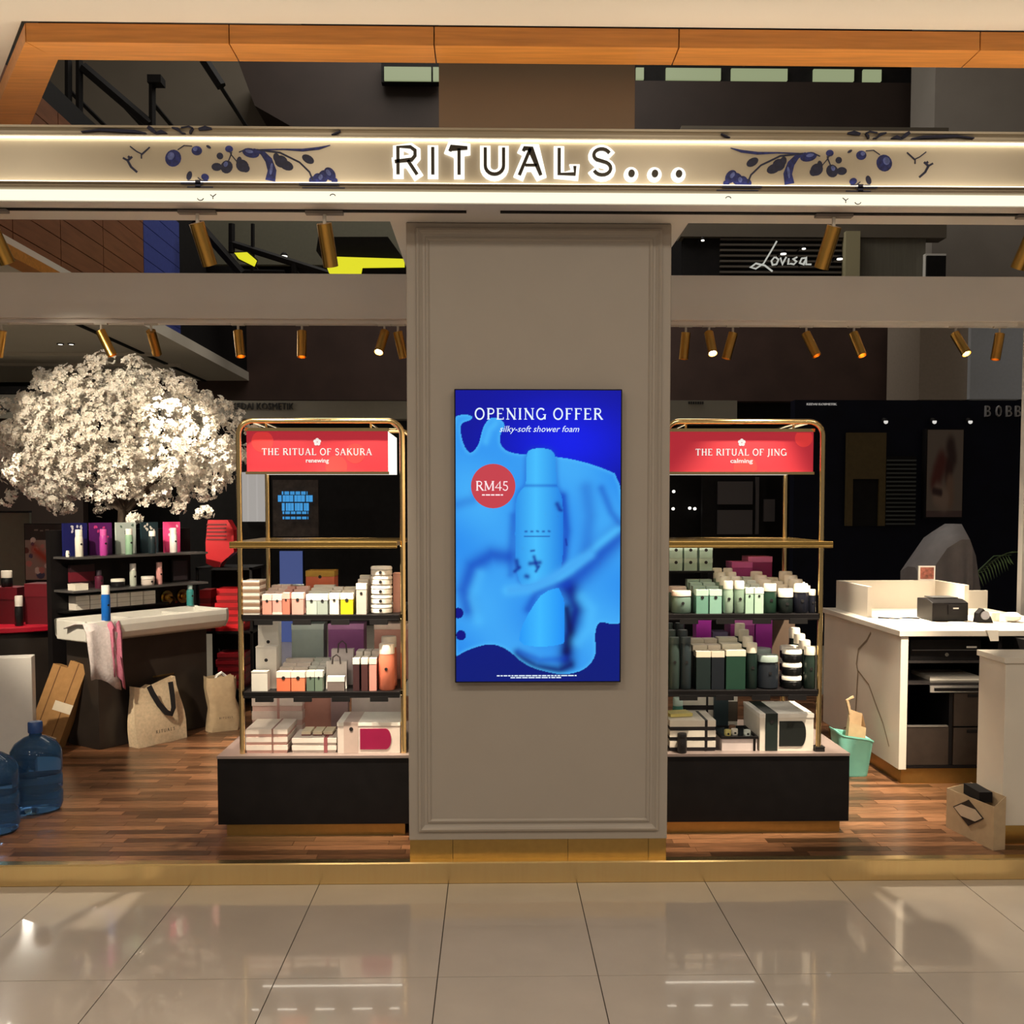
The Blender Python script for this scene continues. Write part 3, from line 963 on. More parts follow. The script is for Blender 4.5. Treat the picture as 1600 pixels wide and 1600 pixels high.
def rack(x0, x1, bx0, bx1, label, title, sub, shelf_over):
    yf_, yb_ = 5.15, 5.80
    e = empty('display_rack', ((x0 + x1) / 2, 5.45, .1), label, 'display rack', 'gold framed product racks flanking the pillar')
    MB().box(bx0, bx1, 5.10, 5.93, .165, .50).build('plinth', M_BLACK, e, bevel=.003)
    MB().box(bx0 - .0, bx1, 5.095, 5.94, .502, .515).build('plinth_top', mat('mauve_plinth_top', (.22, .17, .155), .3, noise=.04), e)
    MB().box(bx0 + .035, bx1 - .035, 5.135, 5.9, .1, .163).build('plinth_skirting', M_GOLDD, e)
    for y in (yf_, yb_):
        MB().tube(bend_path(x0, x1, y, .515, 2.19), .0135, 12).build('tube_frame', M_GOLDP, e, smooth=True)
    for x in (x0 + .06, x1 - .06):
        MB().tube([(x, yf_, 2.19), (x, yb_, 2.19)], .009, 8).build('cross_tube', M_GOLDP, e, smooth=True)
    # gold edged shelf
    g = MB().box(shelf_over[0], shelf_over[1], 5.10, 5.84, 1.566, 1.588)
    g.box(shelf_over[0], shelf_over[1], 5.10, 5.106, 1.556, 1.567)
    g.build('gold_shelf', M_GOLD, e, bevel=.002)
    for z in (1.2, .812):
        s_ = MB().box(x0 + .016, x1 - .016, 5.115, 5.82, z, z + .022).box(x0 + .016, x1 - .016, 5.115, 5.12, z - .009, z + .001).build('black_shelf', M_BLACK, e, bevel=.002)
        for k in range(4):
            cx = x0 + .12 + (x1 - x0 - .24) * k / 3
            MB().box(cx - .045, cx + .045, 5.113, 5.13, z - .028, z - .001).build('price_holder', M_BLACKM, s_)
    for z in (1.2, .812, 1.566):
        MB().box(x0 + .03, x1 - .03, 5.142, 5.15, z - .0045, z - .0005).build('shelf_light', M_SHELFLED, e)
        MB().box(x0 + .03, x1 - .03, 5.40, 5.41, z - .0045, z - .0005).build('shelf_light', M_SHELFLED, e)
    # light box
    lx0, lx1 = x0 + .027, x1 - .077
    if title.endswith('JING'):
        lx0, lx1 = x0 + .03, x1 - .03
    b = MB().box(lx0, lx1, 5.215, 5.70, 1.94, 2.142).build('light_box', emat('lightbox_diffuser', (1, .95, .85), 1.25), e)
    f = MB()
    for (a, c, z0, z1) in ((lx0 - .004, lx1 + .004, 2.142, 2.158), (lx0 - .004, lx1 + .004, 1.926, 1.9395)):
        f.box(a, c, 5.195, 5.225, z0, z1)
    f.build('light_box_rim', M_GOLDP, b)
    fp = MB().box(lx0, lx1, 5.205, 5.2145, 1.9395, 2.142)
    fp.build('red_face', mat('red_backlit_film', (.10, .003, .005), .6, emit=S(206, 52, 66), es=.62, spec=.2), b)
    cxm = (lx0 + lx1) / 2
    if title.endswith('JING'):
        blobs = [(lx1 - .05, 2.11, .045), (cxm + .02, 1.962, .06)]
    else:
        blobs = [(lx1 - .165, 2.03, .05), (lx1 - .26, 1.965, .055), (lx0 + .08, 2.09, .055)]
    for bx_, bz_, br_ in blobs:
        pts = [(max(lx0 + .003, min(lx1 - .003, bx_ + br_ * math.cos(2 * math.pi * i / 28))), max(1.943, min(2.138, bz_ + br_ * math.sin(2 * math.pi * i / 28)))) for i in range(28)]
        MB().prism(pts, 5.2042, 5.2049).build('blossom_print', mat('light_red_print', (.14, .006, .005), .6, emit=S(232, 62, 62), es=.7, spec=.2), b)
    t = MB()
    serif(t, title, cxm, 2.022, .034, 5.2030, 5.2040, track=.1, fat=1.15)
    sans(t, sub, cxm, 1.985, .021, 5.2030, 5.2040, width=.115, bold=.02)
    for k in range(5):
        a = R(90 + 72 * k)
        t.disc(cxm + .011 * math.cos(a), 2.088 + .011 * math.sin(a), .009, .009, 5.2030, 5.2040, 10)
    t.build('lettering', emat('lightbox_white', (1, .93, .86), .85), b)
    for x in (lx0 + .09, lx1 - .09):
        MB().tube([(x, yf_ + .1, 2.14), (x, yf_ + .1, 2.19)], .006, 8).build('hanger', M_GOLDP, e)
        MB().tube([(x, yf_, 2.185), (x, yb_, 2.185)], .005, 8).build('hanger_rail', M_GOLDP, e)
    return e


LX0, LX1 = -1.26, -0.446
RX0, RX1 = .875, 1.669
rack(LX0, LX1, -1.375, -.405, 'gold tube display rack with red lightbox beside the blossom tree', 'THE RITUAL OF SAKURA', 'renewing', (-1.30, -.47))
rack(RX0, RX1, .845, 1.815, 'gold tube display rack with red lightbox beside the white counter', 'THE RITUAL OF JING', 'calming', (.865, 1.714))

# ------------------------------------------------------------------ products
PM = {}


def pcol(c, rough=.45):
    key = 'card_%d_%d_%d' % c
    return mat(key, S(*c), rough, noise=.04, nscale=25)


M_DOT = mat('black_emblem', (.012, .011, .012), .5)
MESH = {}


def cached(key, fn, mats, smooth=False):
    if key not in MESH:
        mb = MB()
        fn(mb)
        MESH[key] = mb.mesh(key.split('|')[0], mats, smooth)
    return MESH[key]


def put(name, me, loc, parent=None, rz=0.0):
    o = bpy.data.objects.new(name, me)
    o.location = loc
    o.rotation_euler = (0, 0, rz)
    o.parent = parent
    COL.objects.link(o)
    return o


def carton(w, h, d, c, lid=None, band=None, dot=True, name='carton'):
    """card box with tuck lid, printed emblem and optional band; origin at the base centre"""
    def make(loc, rz, label, cat, grp):
        k = '%.3f|%.3f|%.3f|%s|%s' % (w, h, d, c, lid)
        lh = min(.35 * h, .03) if lid else .006
        me = cached('body|' + k, lambda m: m.box(-w / 2, w / 2, -d / 2, d / 2, 0, h - lh - .0015), pcol(c))
        o = tag(put(name, me, loc, None, rz), label, cat, grp)
        lm = cached('lid|' + k, lambda m: m.box(-w / 2 - .001, w / 2 + .001, -d / 2 - .001, d / 2 + .001, h - lh, h).box(-w / 2 + .002, w / 2 - .002, -d / 2 + .002, d / 2 - .002, h - lh - .002, h - lh), pcol(lid or c))
        put('lid', lm, (0, 0, 0), o)
        if dot:
            r_ = min(.009, w * .14)
            dm = cached('emblem|' + k, lambda m: m.disc(0, h * .68, r_, r_, -d / 2 - .002, -d / 2 - .0005, 10), M_DOT)
            put('emblem', dm, (0, 0, 0), o)
        if band:
            z0, z1, bc = band
            bm = cached('band|' + k + str(band), lambda m: m.box(-w / 2 - .0012, w / 2 + .0012, -d / 2 - .0012, d / 2 + .0012, h * z0, h * z1), pcol(bc))
            put('band', bm, (0, 0, 0), o)
        return o
    return make


def bottle(r, h, c, cap, caph=.3, neck=.8, name='bottle', label_c=None):
    def make(loc, rz, label, cat, grp):
        k = '%.3f|%.3f|%s|%s|%.2f|%.2f' % (r, h, c, cap, caph, neck)
        hb = h * (1 - caph)
        me = cached('body|' + k, lambda m: m.lathe([(r * .9, 0), (r, .006), (r, hb * .86), (r * .93, hb * .94), (r * neck, hb)], 16), pcol(c, .3), True)
        o = tag(put(name, me, loc, None, rz), label, cat, grp)
        rc = r * neck * 1.02
        cm = cached('cap|' + k, lambda m: m.lathe([(rc, hb + .001), (rc, h - .006), (rc * .92, h), (0.0005, h)], 16), pcol(cap, .35), True)
        put('cap', cm, (0, 0, 0), o)
        lm = cached('label|' + k + str(label_c), lambda m: m.disc(0, hb * .6, min(r * .3, .008), min(r * .3, .008), -r - .002, -r + .004, 10), pcol(label_c) if label_c else M_DOT)
        put('emblem', lm, (0, 0, 0), o)
        return o
    return make


def jar(r, h, c, lid):
    return bottle(r, h, c, lid, .36, .99, 'jar')


def gift(w, h, d, c, trim, lidc=None, name='gift_box', band=None):
    """flat gift set: tray, overlapping lid, wrap band"""
    def make(loc, rz, label, cat, grp):
        k = '%.3f|%.3f|%.3f|%s|%s|%s' % (w, h, d, c, trim, lidc)
        me = cached('tray|' + k, lambda m: m.box(-w / 2 + .003, w / 2 - .003, -d / 2 + .003, d / 2 - .003, 0, h * .6), pcol(trim))
        o = tag(put(name, me, loc, None, rz), label, cat, grp)
        lm = cached('lid|' + k, lambda m: m.box(-w / 2, w / 2, -d / 2, d / 2, h * .38, h), pcol(lidc or c))
        put('lid', lm, (0, 0, 0), o)
        if band:
            b0, b1, bc = band
            bm = cached('band|' + k + str(band), lambda m: m.box(-w / 2 + w * b0, -w / 2 + w * b1, -d / 2 - .0015, d / 2 + .0015, -.0 + .001, h + .0015), pcol(bc))
            put('wrap_band', bm, (0, 0, 0), o)
        return o
    return make


USED = {}


def facing(place, x, y, z, maker, desc, cat, rows=1, step=.08, jitter=0.0):
    """one product facing: the front item and the ones lined up behind it"""
    for k in range(rows):
        lab = '%s, %s, %s' % (desc, ('front of its row', 'second of its row', 'third of its row', 'hindmost of its row')[k], place) if rows > 1 else '%s, %s' % (desc, place)
        grp = None if rows == 1 else '%s, %s' % (desc, place)
        o = maker((x, y + k * step, z), 0, lab, cat, grp)
        if k:
            o.scale = (1, 1, 1 + .1 * k)          # the packs behind are the taller sizes


def stack(place, x, y, z, maker, h, n, desc, cat):
    words = ['bottom', 'second', 'third', 'fourth', 'fifth', 'sixth', 'seventh']
    for k in range(n):
        w_ = 'top' if k == n - 1 else words[k]
        maker((x, y, z + k * (h + .001)), 0, '%s, %s in its stack, %s' % (desc, w_, place), cat, '%s stack, %s' % (desc, place))


lp = lambda a, b: (a + b) / 2
YF = 5.135
# ---- rack beside the blossom tree
U1, U2, U3 = "tree-side upper shelf", "tree-side lower shelf", "tree-side rack plinth"
z2, z3, z0 = 1.2225, .8345, .5155
PINK, CORAL, ROSE, WHITE, GREYG = (214, 150, 135), (226, 120, 84), (224, 170, 155), (238, 230, 220), (158, 168, 158)
stack(U1, -1.203, YF + .075, z2, carton(.082, .033, .15, WHITE, band=(.25, .7, (138, 112, 92)), dot=False), .033, 5, 'white card soap box with brown band', 'box')
facing(U1, -1.126, YF + .035, z2, carton(.046, .10, .06, PINK, lid=(235, 215, 205)), 'salmon carton with pale lid', 'carton', 4, .075)
facing(U1, -1.075, YF + .035, z2, carton(.046, .10, .06, (222, 158, 148), lid=(238, 220, 212), band=(.0, .1, (235, 215, 205))), 'rose carton with pale lid', 'carton', 4, .075)
facing(U1, -1.031, YF + .03, z2, carton(.036, .108, .05, (190, 118, 100), lid=(225, 175, 165)), 'narrow brick-pink carton', 'carton', 3, .07)
facing(U1, -0.973, YF + .03, z2, carton(.058, .108, .05, (205, 152, 142), lid=(232, 200, 192)), 'wide dusty-pink carton', 'carton', 3, .07)
for q, (xx, cc) in enumerate(((486, (172, 184, 176)), (503, (150, 162, 156)))):
    facing(U1, (-0.903, -0.849)[q], YF + .03, z2, carton(.052, .10, .055, cc, lid=(232, 234, 226)), ('pale sage carton with white lid', 'grey sage carton with white lid')[q], 'carton', 4, .075)
facing(U1, -0.79, YF + .03, z2, carton(.046, .105, .05, (225, 215, 205), lid=(244, 240, 232)), 'ivory carton with two dots', 'carton', 3, .07)
facing(U1, -0.727, YF + .03, z2, carton(.062, .105, .05, (200, 186, 30), lid=(244, 240, 226)), 'bright yellow carton with white lid', 'carton', 3, .07)
facing(U1, -0.654, YF + .03, z2, carton(.05, .155, .055, (190, 180, 172), lid=(225, 218, 208)), 'tall grey carton beside the white drums', 'carton', 3, .075)
stack(U1, -0.558, YF + .06, z2, jar(.054, .047, (228, 222, 212), (245, 240, 232)), .047, 5, 'squat white body-cream jar', 'jar')
facing(U1, -0.484, YF + .15, z2, carton(.04, .20, .10, ROSE, dot=False), 'upright pink card box by the gold post', 'box')
# back of the shelf
stack(U1, -0.91, 5.51, z2, carton(.15, .10, .14, (230, 128, 96), lid=(196, 160, 70)), .10, 2, 'coral gift cube with gold lid', 'box')
facing(U1, -1.104, 5.58, z2, carton(.14, .115, .14, (176, 196, 196), lid=(200, 216, 216), dot=False), 'light blue gift carton', 'box')
facing(U1, -0.736, 5.52, z2, carton(.15, .10, .14, (156, 98, 158), lid=(180, 130, 178), dot=False), 'lilac gift carton', 'box')
# lower shelf
facing(U2, -1.168, YF + .035, z3, carton(.08, .10, .06, (226, 222, 212), dot=False), 'low white box of the stepped trio', 'box')
facing(U2, -1.15, YF + .115, z3, carton(.105, .215, .07, (234, 230, 220)), 'middle white box of the stepped trio', 'box')
facing(U2, -1.159, YF + .215, z3, carton(.105, .335, .08, (236, 232, 224)), 'tallest white box of the stepped trio', 'box')
facing(U2, -1.048, YF + .03, z3, carton(.068, .098, .05, CORAL, lid=(238, 226, 214)), 'bright orange carton nearer the white boxes', 'carton', 4, .08)
facing(U2, -0.975, YF + .03, z3, carton(.068, .098, .05, (228, 132, 96), lid=(240, 228, 216)), 'soft orange carton beside the sage pair', 'carton', 4, .08)
facing(U2, -0.913, YF + .03, z3, carton(.038, .10, .05, (98, 116, 102), lid=(222, 224, 214)), 'dark sage carton beside the orange ones', 'carton', 4, .08)
facing(U2, -0.871, YF + .03, z3, carton(.038, .10, .05, (108, 126, 110), lid=(228, 228, 220)), 'mid sage carton beside the gift bag', 'carton', 4, .08)
facing(U2, -0.785, YF + .025, z3, carton(.085, .072, .04, (120, 108, 104), lid=(238, 232, 226), dot=False), 'small grey carton in front of the gift bags', 'carton')
# paper gift bags


def gift_bag(loc, w, h, d, c, label, grp):
    o = tag(put('gift_bag', cached('bag|%s|%s' % (w, h), lambda m: m.add(
        [(-w / 2, -d / 2, 0), (w / 2, -d / 2, 0), (w / 2, d / 2, 0), (-w / 2, d / 2, 0), (-w / 2, -d / 3, h), (w / 2, -d / 3, h), (w / 2, d / 3, h), (-w / 2, d / 3, h)],
        [(0, 3, 2, 1), (4, 5, 6, 7), (0, 1, 5, 4), (1, 2, 6, 5), (2, 3, 7, 6), (3, 0, 4, 7)]), pcol(c)), loc), label, 'bag', grp)
    put('handle', cached('bh|%s|%s' % (w, h), lambda m: m.tube([(-w / 5, -d / 3 - .003, h * .9), (-w / 6, -d / 3 - .002, h * 1.15), (0, -d / 3 - .002, h * 1.24), (w / 6, -d / 3 - .002, h * 1.15), (w / 5, -d / 3 - .003, h * .9)], .004, 6), pcol((90, 80, 78))), (0, 0, 0), o)
    return o


gift_bag((-0.792, YF + .095, z3), .105, .14, .06, (228, 222, 216), "white paper gift bag with grey handle, front one on " + U2, 'white gift bags')
gift_bag((-0.779, YF + .22, z3), .115, .185, .07, (226, 216, 214), "taller white paper gift bag, rear one on " + U2, 'white gift bags')
facing(U2, -0.683, YF + .06, z3, carton(.032, .165, .11, (64, 40, 42), lid=(240, 234, 222), dot=False), 'slim dark brown book-shaped box nearest the gift bags', 'box', 2, .13)
facing(U2, -0.641, YF + .06, z3, carton(.032, .165, .11, (78, 46, 46), lid=(240, 234, 222), dot=False), 'slim maroon book-shaped box', 'box', 2, .13)
facing(U2, -0.599, YF + .06, z3, carton(.036, .165, .11, (214, 150, 138), lid=(232, 222, 210), dot=False), 'slim pink book-shaped box', 'box', 2, .13)
facing(U2, -0.532, YF + .045, z3, bottle(.042, .235, (222, 128, 100), (236, 224, 208), .22, .92), 'large coral bottle with ivory cap', 'bottle', 2, .11)
facing(U2, -0.989, 5.56, z3, carton(.17, .30, .13, (176, 192, 188), lid=(200, 214, 208), dot=False), 'tall mint gift box', 'box')
facing(U2, -0.783, 5.56, z3, carton(.19, .30, .13, (160, 96, 156), lid=(196, 140, 190), dot=False), 'tall purple gift box', 'box')
facing(U2, -0.536, 5.56, z3, carton(.19, .30, .13, (228, 172, 156), lid=(244, 222, 206), dot=False), 'tall blush gift box', 'box')
# plinth
stack(U3, -1.139, YF + .15, z0, gift(.21, .04, .26, (238, 226, 214), (226, 180, 168), band=(.62, .66, (150, 110, 100))), .04, 3, 'wide cream gift set with rose tray', 'gift set')
stack(U3, -1.151, 5.57, z0, gift(.27, .075, .2, (240, 222, 212), (232, 196, 186), band=(.5, .55, (210, 160, 150))), .075, 3, 'deep blush gift set', 'gift set')
stack(U3, -0.9, YF + .13, z0, gift(.225, .037, .22, (234, 222, 212), (214, 200, 190), band=(.72, .80, (150, 84, 88))), .037, 2, 'medium ivory gift set with wine band', 'gift set')
for q in range(3):
    carton(.045, .02, .12, (240, 226, 196), band=(.0, .25, (120, 60, 60)), dot=False)(((-0.951, -0.893, -0.839)[q], YF + .14, z0 + .0765), .0, 'small soap bar box, %s of three, on the ivory gift set' % ('first', 'second', 'third')[q], 'box', 'soap bar boxes on the ivory gift set')
facing(U3, -0.937, 5.57, z0, carton(.17, .22, .05, (216, 158, 142), dot=False), 'upright salmon display card box', 'box')
facing(U3, -0.821, 5.52, z0, carton(.09, .24, .05, (196, 178, 172), band=(.2, .9, (168, 140, 140)), dot=False), 'upright patterned mauve box', 'box')


def hamper(place, x, y, w, h, d, body, lab_c, desc, strap):
    o = tag(put('gift_hamper', cached('hb|%s' % desc, lambda m: m.box(-w / 2, w / 2, -d / 2, d / 2, 0, h * .98), pcol(body)), (x, y, z0)), '%s, %s' % (desc, place), 'gift set')
    put('lid', cached('hl|%s' % desc, lambda m: m.box(-w / 2 - .002, w / 2 + .002, -d / 2 - .002, d / 2 + .002, h * .9, h + .002), pcol((245, 240, 230))), (0, 0, 0), o)
    cz, hh = h * .47, h * .34
    poly = [(-w * .14, cz - hh), (w * .27, cz - hh)] + [(w * .27 + w * .09 * math.sin(R(a)), cz - hh * math.cos(R(a))) for a in range(15, 180, 15)] + [(w * .27, cz + hh), (-w * .14, cz + hh)]
    put('window_label', cached('hw|%s' % desc, lambda m: m.prism(poly, -d / 2 - .003, -d / 2 - .0005), pcol(lab_c)), (0, 0, 0), o)
    sm = put('sleeve', cached('hs|%s' % desc, lambda m: m.box(-w * .40, -w * .17, -d / 2 - .0025, d / 2 + .0025, .001, h + .0035), pcol(strap)), (0, 0, 0), o)
    put('emblem', cached('hd|%s' % desc, lambda m: m.disc(-w * .28, h * .8, .01, .01, -d / 2 - .0045, -d / 2 - .003, 12), M_DOT), (0, 0, 0), sm)


hamper(U3, -0.622, YF + .145, .315, .155, .27, (226, 212, 202), (150, 22, 70), 'large white gift box with magenta rounded window', (200, 178, 168))
stack(U3, -0.627, 5.61, z0, carton(.27, .12, .14, (244, 230, 222), lid=(248, 242, 234), dot=False), .12, 2, 'long white carton behind the magenta-window box', 'box')

# ---- rack beside the white counter
V1, V2, V3 = "counter-side upper shelf", "counter-side lower shelf", "counter-side rack plinth"
MINT, TEAL, DGREEN, NIGHT, MAG = (176, 206, 190), (120, 168, 152), (36, 58, 48), (26, 30, 38), (176, 58, 160)
facing(V1, 0.965, YF + .045, z2, bottle(.05, .115, (96, 118, 108), (232, 212, 200), .24, .98, 'jar'), 'grey-green jar with blush lid', 'jar', 2, .12)
facing(V1, 1.065, YF + .03, z2, carton(.06, .12, .055, (104, 150, 134), lid=(178, 206, 194)), 'deep mint carton', 'carton', 4, .08)
facing(V1, 1.133, YF + .03, z2, carton(.06, .12, .055, (134, 178, 162), lid=(190, 216, 204)), 'soft mint carton', 'carton', 4, .08)
facing(V1, 1.201, YF + .03, z2, bottle(.026, .165, (150, 174, 156), (236, 230, 214), .26, .95), 'celadon bottle with ivory cap', 'bottle', 4, .085)
facing(V1, 1.258, YF + .03, z2, bottle(.026, .165, (134, 158, 140), (238, 232, 218), .26, .95), 'olive-green bottle with ivory cap', 'bottle', 4, .085)
facing(V1, 1.305, YF + .03, z2, carton(.04, .13, .05, (168, 200, 180), lid=(222, 232, 220)), 'slim pale-mint carton', 'carton', 4, .08)
facing(V1, 1.354, YF + .03, z2, carton(.044, .13, .05, (182, 212, 192), lid=(228, 236, 226)), 'slim bright-mint carton', 'carton', 4, .08)
facing(V1, 1.416, YF + .035, z2, bottle(.033, .15, (34, 62, 48), (238, 228, 214), .26, .97), 'dark green bottle with blush-white cap', 'bottle', 4, .09)
facing(V1, 1.497, YF + .04, z2, jar(.038, .125, (24, 32, 30), (240, 232, 214)), 'black jar with ivory lid beside green bottles', 'jar', 4, .09)
facing(V1, 1.575, YF + .04, z2, bottle(.036, .15, (22, 24, 34), (240, 232, 216), .3, .98), 'wide black bottle with ivory cap', 'bottle', 4, .09)
facing(V1, 1.633, YF + .035, z2, bottle(.018, .12, (24, 26, 36), (240, 232, 216), .26, .95), 'slim black bottle at the shelf end', 'bottle', 3, .09)
# riser with mint cubes, magenta boxes at the back
ri = empty('acrylic_riser', (1.062, 5.45, z2), "small dark riser carrying mint cubes on " + V1, 'riser')
m_ = MB().box(0.944, 1.181, 5.40, 5.54, z2 + .19, z2 + .2)
m_.build('riser_top', M_BLACK, ri)
for xa in (0.947, 1.175):
    MB().box(xa, xa + .006, 5.41, 5.53, z2, z2 + .1895).build('riser_side', M_BLACK, ri)
for q, nm in enumerate(('nearest the pillar', 'in the middle', 'nearest the open end')):
    for k, lv in enumerate(('lower', 'upper')):
        carton(.068, .065, .07, (190, 218, 202), lid=(206, 228, 214))(((0.981, 1.059, 1.141)[q], 5.455, z2 + .2 + k * .066), 0, 'pale mint cube with dots, %s row, %s on the riser' % (lv, nm), 'box', 'mint cubes on the riser')
facing(V1, 1.342, 5.52, z2, carton(.11, .245, .14, (146, 44, 110), lid=(190, 90, 150), dot=False), 'magenta carton nearer the mint cubes', 'box')
facing(V1, 1.46, 5.60, z2, carton(.13, .27, .14, (134, 34, 90), lid=(196, 104, 150), dot=False), 'taller wine-magenta carton', 'box')
# lower shelf
facing(V2, 0.929, YF + .035, z3, bottle(.028, .265, (56, 70, 66), (70, 84, 80), .12, .9), 'tall grey-green tube next to the pillar', 'bottle', 3, .09)
facing(V2, 0.989, YF + .035, z3, bottle(.028, .265, (44, 54, 58), (60, 70, 74), .12, .9), 'tall slate tube', 'bottle', 3, .09)
facing(V2, 1.075, YF + .045, z3, carton(.072, .195, .075, (26, 40, 40), lid=(232, 222, 200), dot=False), 'black-green carton with cream lid nearer the tubes', 'carton', 3, .09)
facing(V2, 1.149, YF + .045, z3, carton(.064, .195, .075, (22, 28, 36), lid=(230, 218, 198), dot=False), 'night-blue carton with cream lid', 'carton', 3, .09)
facing(V2, 1.24, YF + .045, z3, carton(.098, .20, .075, (32, 66, 52), lid=(236, 230, 208), dot=False), 'wide green carton with cream lid', 'carton', 3, .09)
facing(V2, 1.328, YF + .04, z3, bottle(.028, .235, (28, 44, 40), (236, 228, 208), .22, .96), 'dark green bottle with tall cream cap', 'bottle', 4, .085)
facing(V2, 1.416, YF + .06, z3, bottle(.054, .17, (22, 28, 36), (150, 166, 160), .2, .98, 'jar'), 'large black jar with grey-green lid', 'jar', 2, .13)
stack(V2, 1.539, YF + .055, z3, jar(.05, .066, (20, 22, 24), (238, 232, 218)), .066, 3, 'black jar with white lid', 'jar')
facing(V2, 1.627, YF + .04, z3, bottle(.03, .215, (36, 50, 44), (234, 224, 206), .2, .97), 'forest bottle with cream cap, shelf end', 'bottle', 4, .09)
stack(V2, 1.563, YF + .18, z3, jar(.05, .066, (22, 24, 26), (240, 234, 222)), .066, 3, 'black jar with white lid in the rear', 'jar')
facing(V2, 1.141, 5.51, z3, carton(.08, .32, .10, (176, 44, 170), dot=False), 'upright violet carton behind the tubes', 'box')
facing(V2, 1.238, 5.55, z3, carton(.08, .25, .12, (52, 24, 66), lid=(120, 110, 140), dot=False), 'low dark plum carton', 'box')
facing(V2, 1.359, 5.57, z3, carton(.13, .32, .15, (156, 60, 136), lid=(190, 100, 170), dot=False), 'wide orchid carton', 'box')
facing(V2, 1.48, 5.57, z3, carton(.09, .34, .12, (178, 52, 172), lid=(206, 90, 196), dot=False), 'narrow bright violet carton', 'box')
facing(V2, 1.616, 5.66, z3, carton(.13, .33, .08, (92, 76, 64), dot=False), 'taupe carton at the back', 'box')
# plinth
BANDED = dict(band=(.76, .82, (28, 24, 26)))
stack(V3, 1.026, YF + .14, z0, gift(.235, .052, .24, (232, 224, 210), (40, 36, 38), **BANDED), .052, 3, 'cream gift set with black band', 'gift set')
carton(.12, .016, .1, (226, 212, 130), dot=False)((0.974, YF + .15, z0 + .161), .2, 'thin yellow card box lying on the cream gift sets', 'box', None)
facing(V3, 0.965, YF - .012, z0, bottle(.025, .10, (30, 28, 30), (22, 20, 22), .2, .95, 'candle_pot'), 'small black pot in front of the cream gift sets', 'pot')
stack(V3, 1.117, 5.58, z0, gift(.19, .07, .15, (236, 228, 214), (36, 32, 34), **BANDED), .07, 4, 'tall-stacked white gift set with black trim', 'gift set')
facing(V3, 1.004, 5.46, z0, bottle(.03, .22, (84, 150, 138), (200, 222, 214), .2, .9), 'teal bottle next to the pillar', 'bottle')
facing(V3, 1.244, 5.52, z0, carton(.075, .27, .09, (34, 52, 58), dot=False), 'upright dark teal box', 'box')
facing(V3, 1.312, 5.54, z0, carton(.05, .27, .08, (222, 218, 206), band=(.3, .7, (86, 76, 66)), dot=False), 'upright white and brown box', 'box')
# glass topped set
gx, gy = 1.266, YF + .15
gb = tag(put('glass_top_box', cached('gtb', lambda m: m.box(-.09, .09, -.13, .13, 0, .062), pcol((222, 208, 204))), (gx, gy, z0)), 'pale box with black framed glass lid on ' + V3, 'gift set')
m_ = MB()
m_.box(-.095, .095, -.135, -.123, .063, .075).box(-.095, .095, .123, .135, .063, .075).box(-.095, -.083, -.123, .123, .063, .075).box(.083, .095, -.123, .123, .063, .075)
m_.box(.07, .082, -.134, -.131, 0, .062)
put('lid_frame', m_.mesh('lid_frame', M_BLACK), (0, 0, 0), gb)
put('lid_glass', MB().box(-.082, .082, -.122, .122, .064, .069).mesh('lid_glass', mat('dark_lid_glass', (.05, .06, .065), .06, .2)), (0, 0, 0), gb)
for q, (ax, ay, cc) in enumerate(((-.05, -.08, (222, 208, 130)), (-.01, -.06, (240, 234, 220)), (.05, -.085, (226, 236, 230)), (.0, .03, (120, 90, 70)))):
    jar(.018, .03, cc, cc)((gx + ax, gy + ay, z0 + .0695), 0, ('yellow', 'ivory', 'pale mint', 'brown')[q] + ' bath bomb tin on the glass lid box', 'tin', 'tins on the glass lid')
hamper(V3, 1.506, YF + .185, .275, .19, .34, (236, 228, 214), (26, 30, 28), 'large white gift box with black rounded window', (30, 42, 38))
facing(V3, 1.672, YF + .02, z0, carton(.05, .024, .05, (30, 28, 28), dot=False), 'little black box beside the black-window gift box', 'box')

# ------------------------------------------------------------------ wash stand by the tree (own axes: x along its front, y to the back)
SA = math.atan2(.817, .577)
SO = (-2.69, 7.0, .1)


def sloc(x, y, z):
    return (SO[0] + .577 * x - .817 * y, SO[1] + .817 * x + .577 * y, z)


M_STAND = mat('dark_bronze_stand', (.028, .022, .019), .32, noise=.25, nscale=5)
M_PORC = mat('white_porcelain', (.72, .71, .66), .22, noise=.02, coat=.3)
ws_ = empty('wash_stand', SO, 'dark wash stand carrying a long white trough basin', 'wash stand', rz=SA, local=True)
MB().box(0, .925, 0, .36, 0, .75).build('cabinet', M_STAND, ws_, bevel=.004)
MB().box(.0, .02, .0, .36, 0, .0).build('cabinet_edge', M_STAND, ws_)
bpy.data.objects.remove(bpy.data.objects['cabinet_edge'])
MB().box(.44, .62, -.006, .0, .44, .452).build('drawer_pull', mat('dull_brass', (.16, .10, .04), .4, .8), ws_)
# basin: extruded rounded trough with a hollow
bs = MB()
outer = [(-.11, .90), (-.118, .86), (-.112, .81), (-.09, .77), (-.05, .752), (.26, .752), (.30, .78), (.31, .90), (.28, .90), (.25, .84), (.2, .815), (-.02, .815), (-.06, .84), (-.085, .90)]
n = len(outer)
xs_ = [-.13, -.10, 1.02, 1.06]
vv = []
for i, x in enumerate(xs_):
    for (y, z) in outer:
        if i in (0, 3):
            vv.append((x, .1 + (y - .1) * .9, .83 + (z - .83) * .85 if z < .9 else z))
        else:
            vv.append((x, y, z))
ff = []
for i in range(3):
    for k in range(n):
        ff.append((i * n + k, i * n + (k + 1) % n, (i + 1) * n + (k + 1) % n, (i + 1) * n + k))
bs.add(vv, ff)
bs.box(-.13, -.105, -.07, .27, .76, .897)
bs.box(1.03, 1.06, -.07, .27, .76, .897)
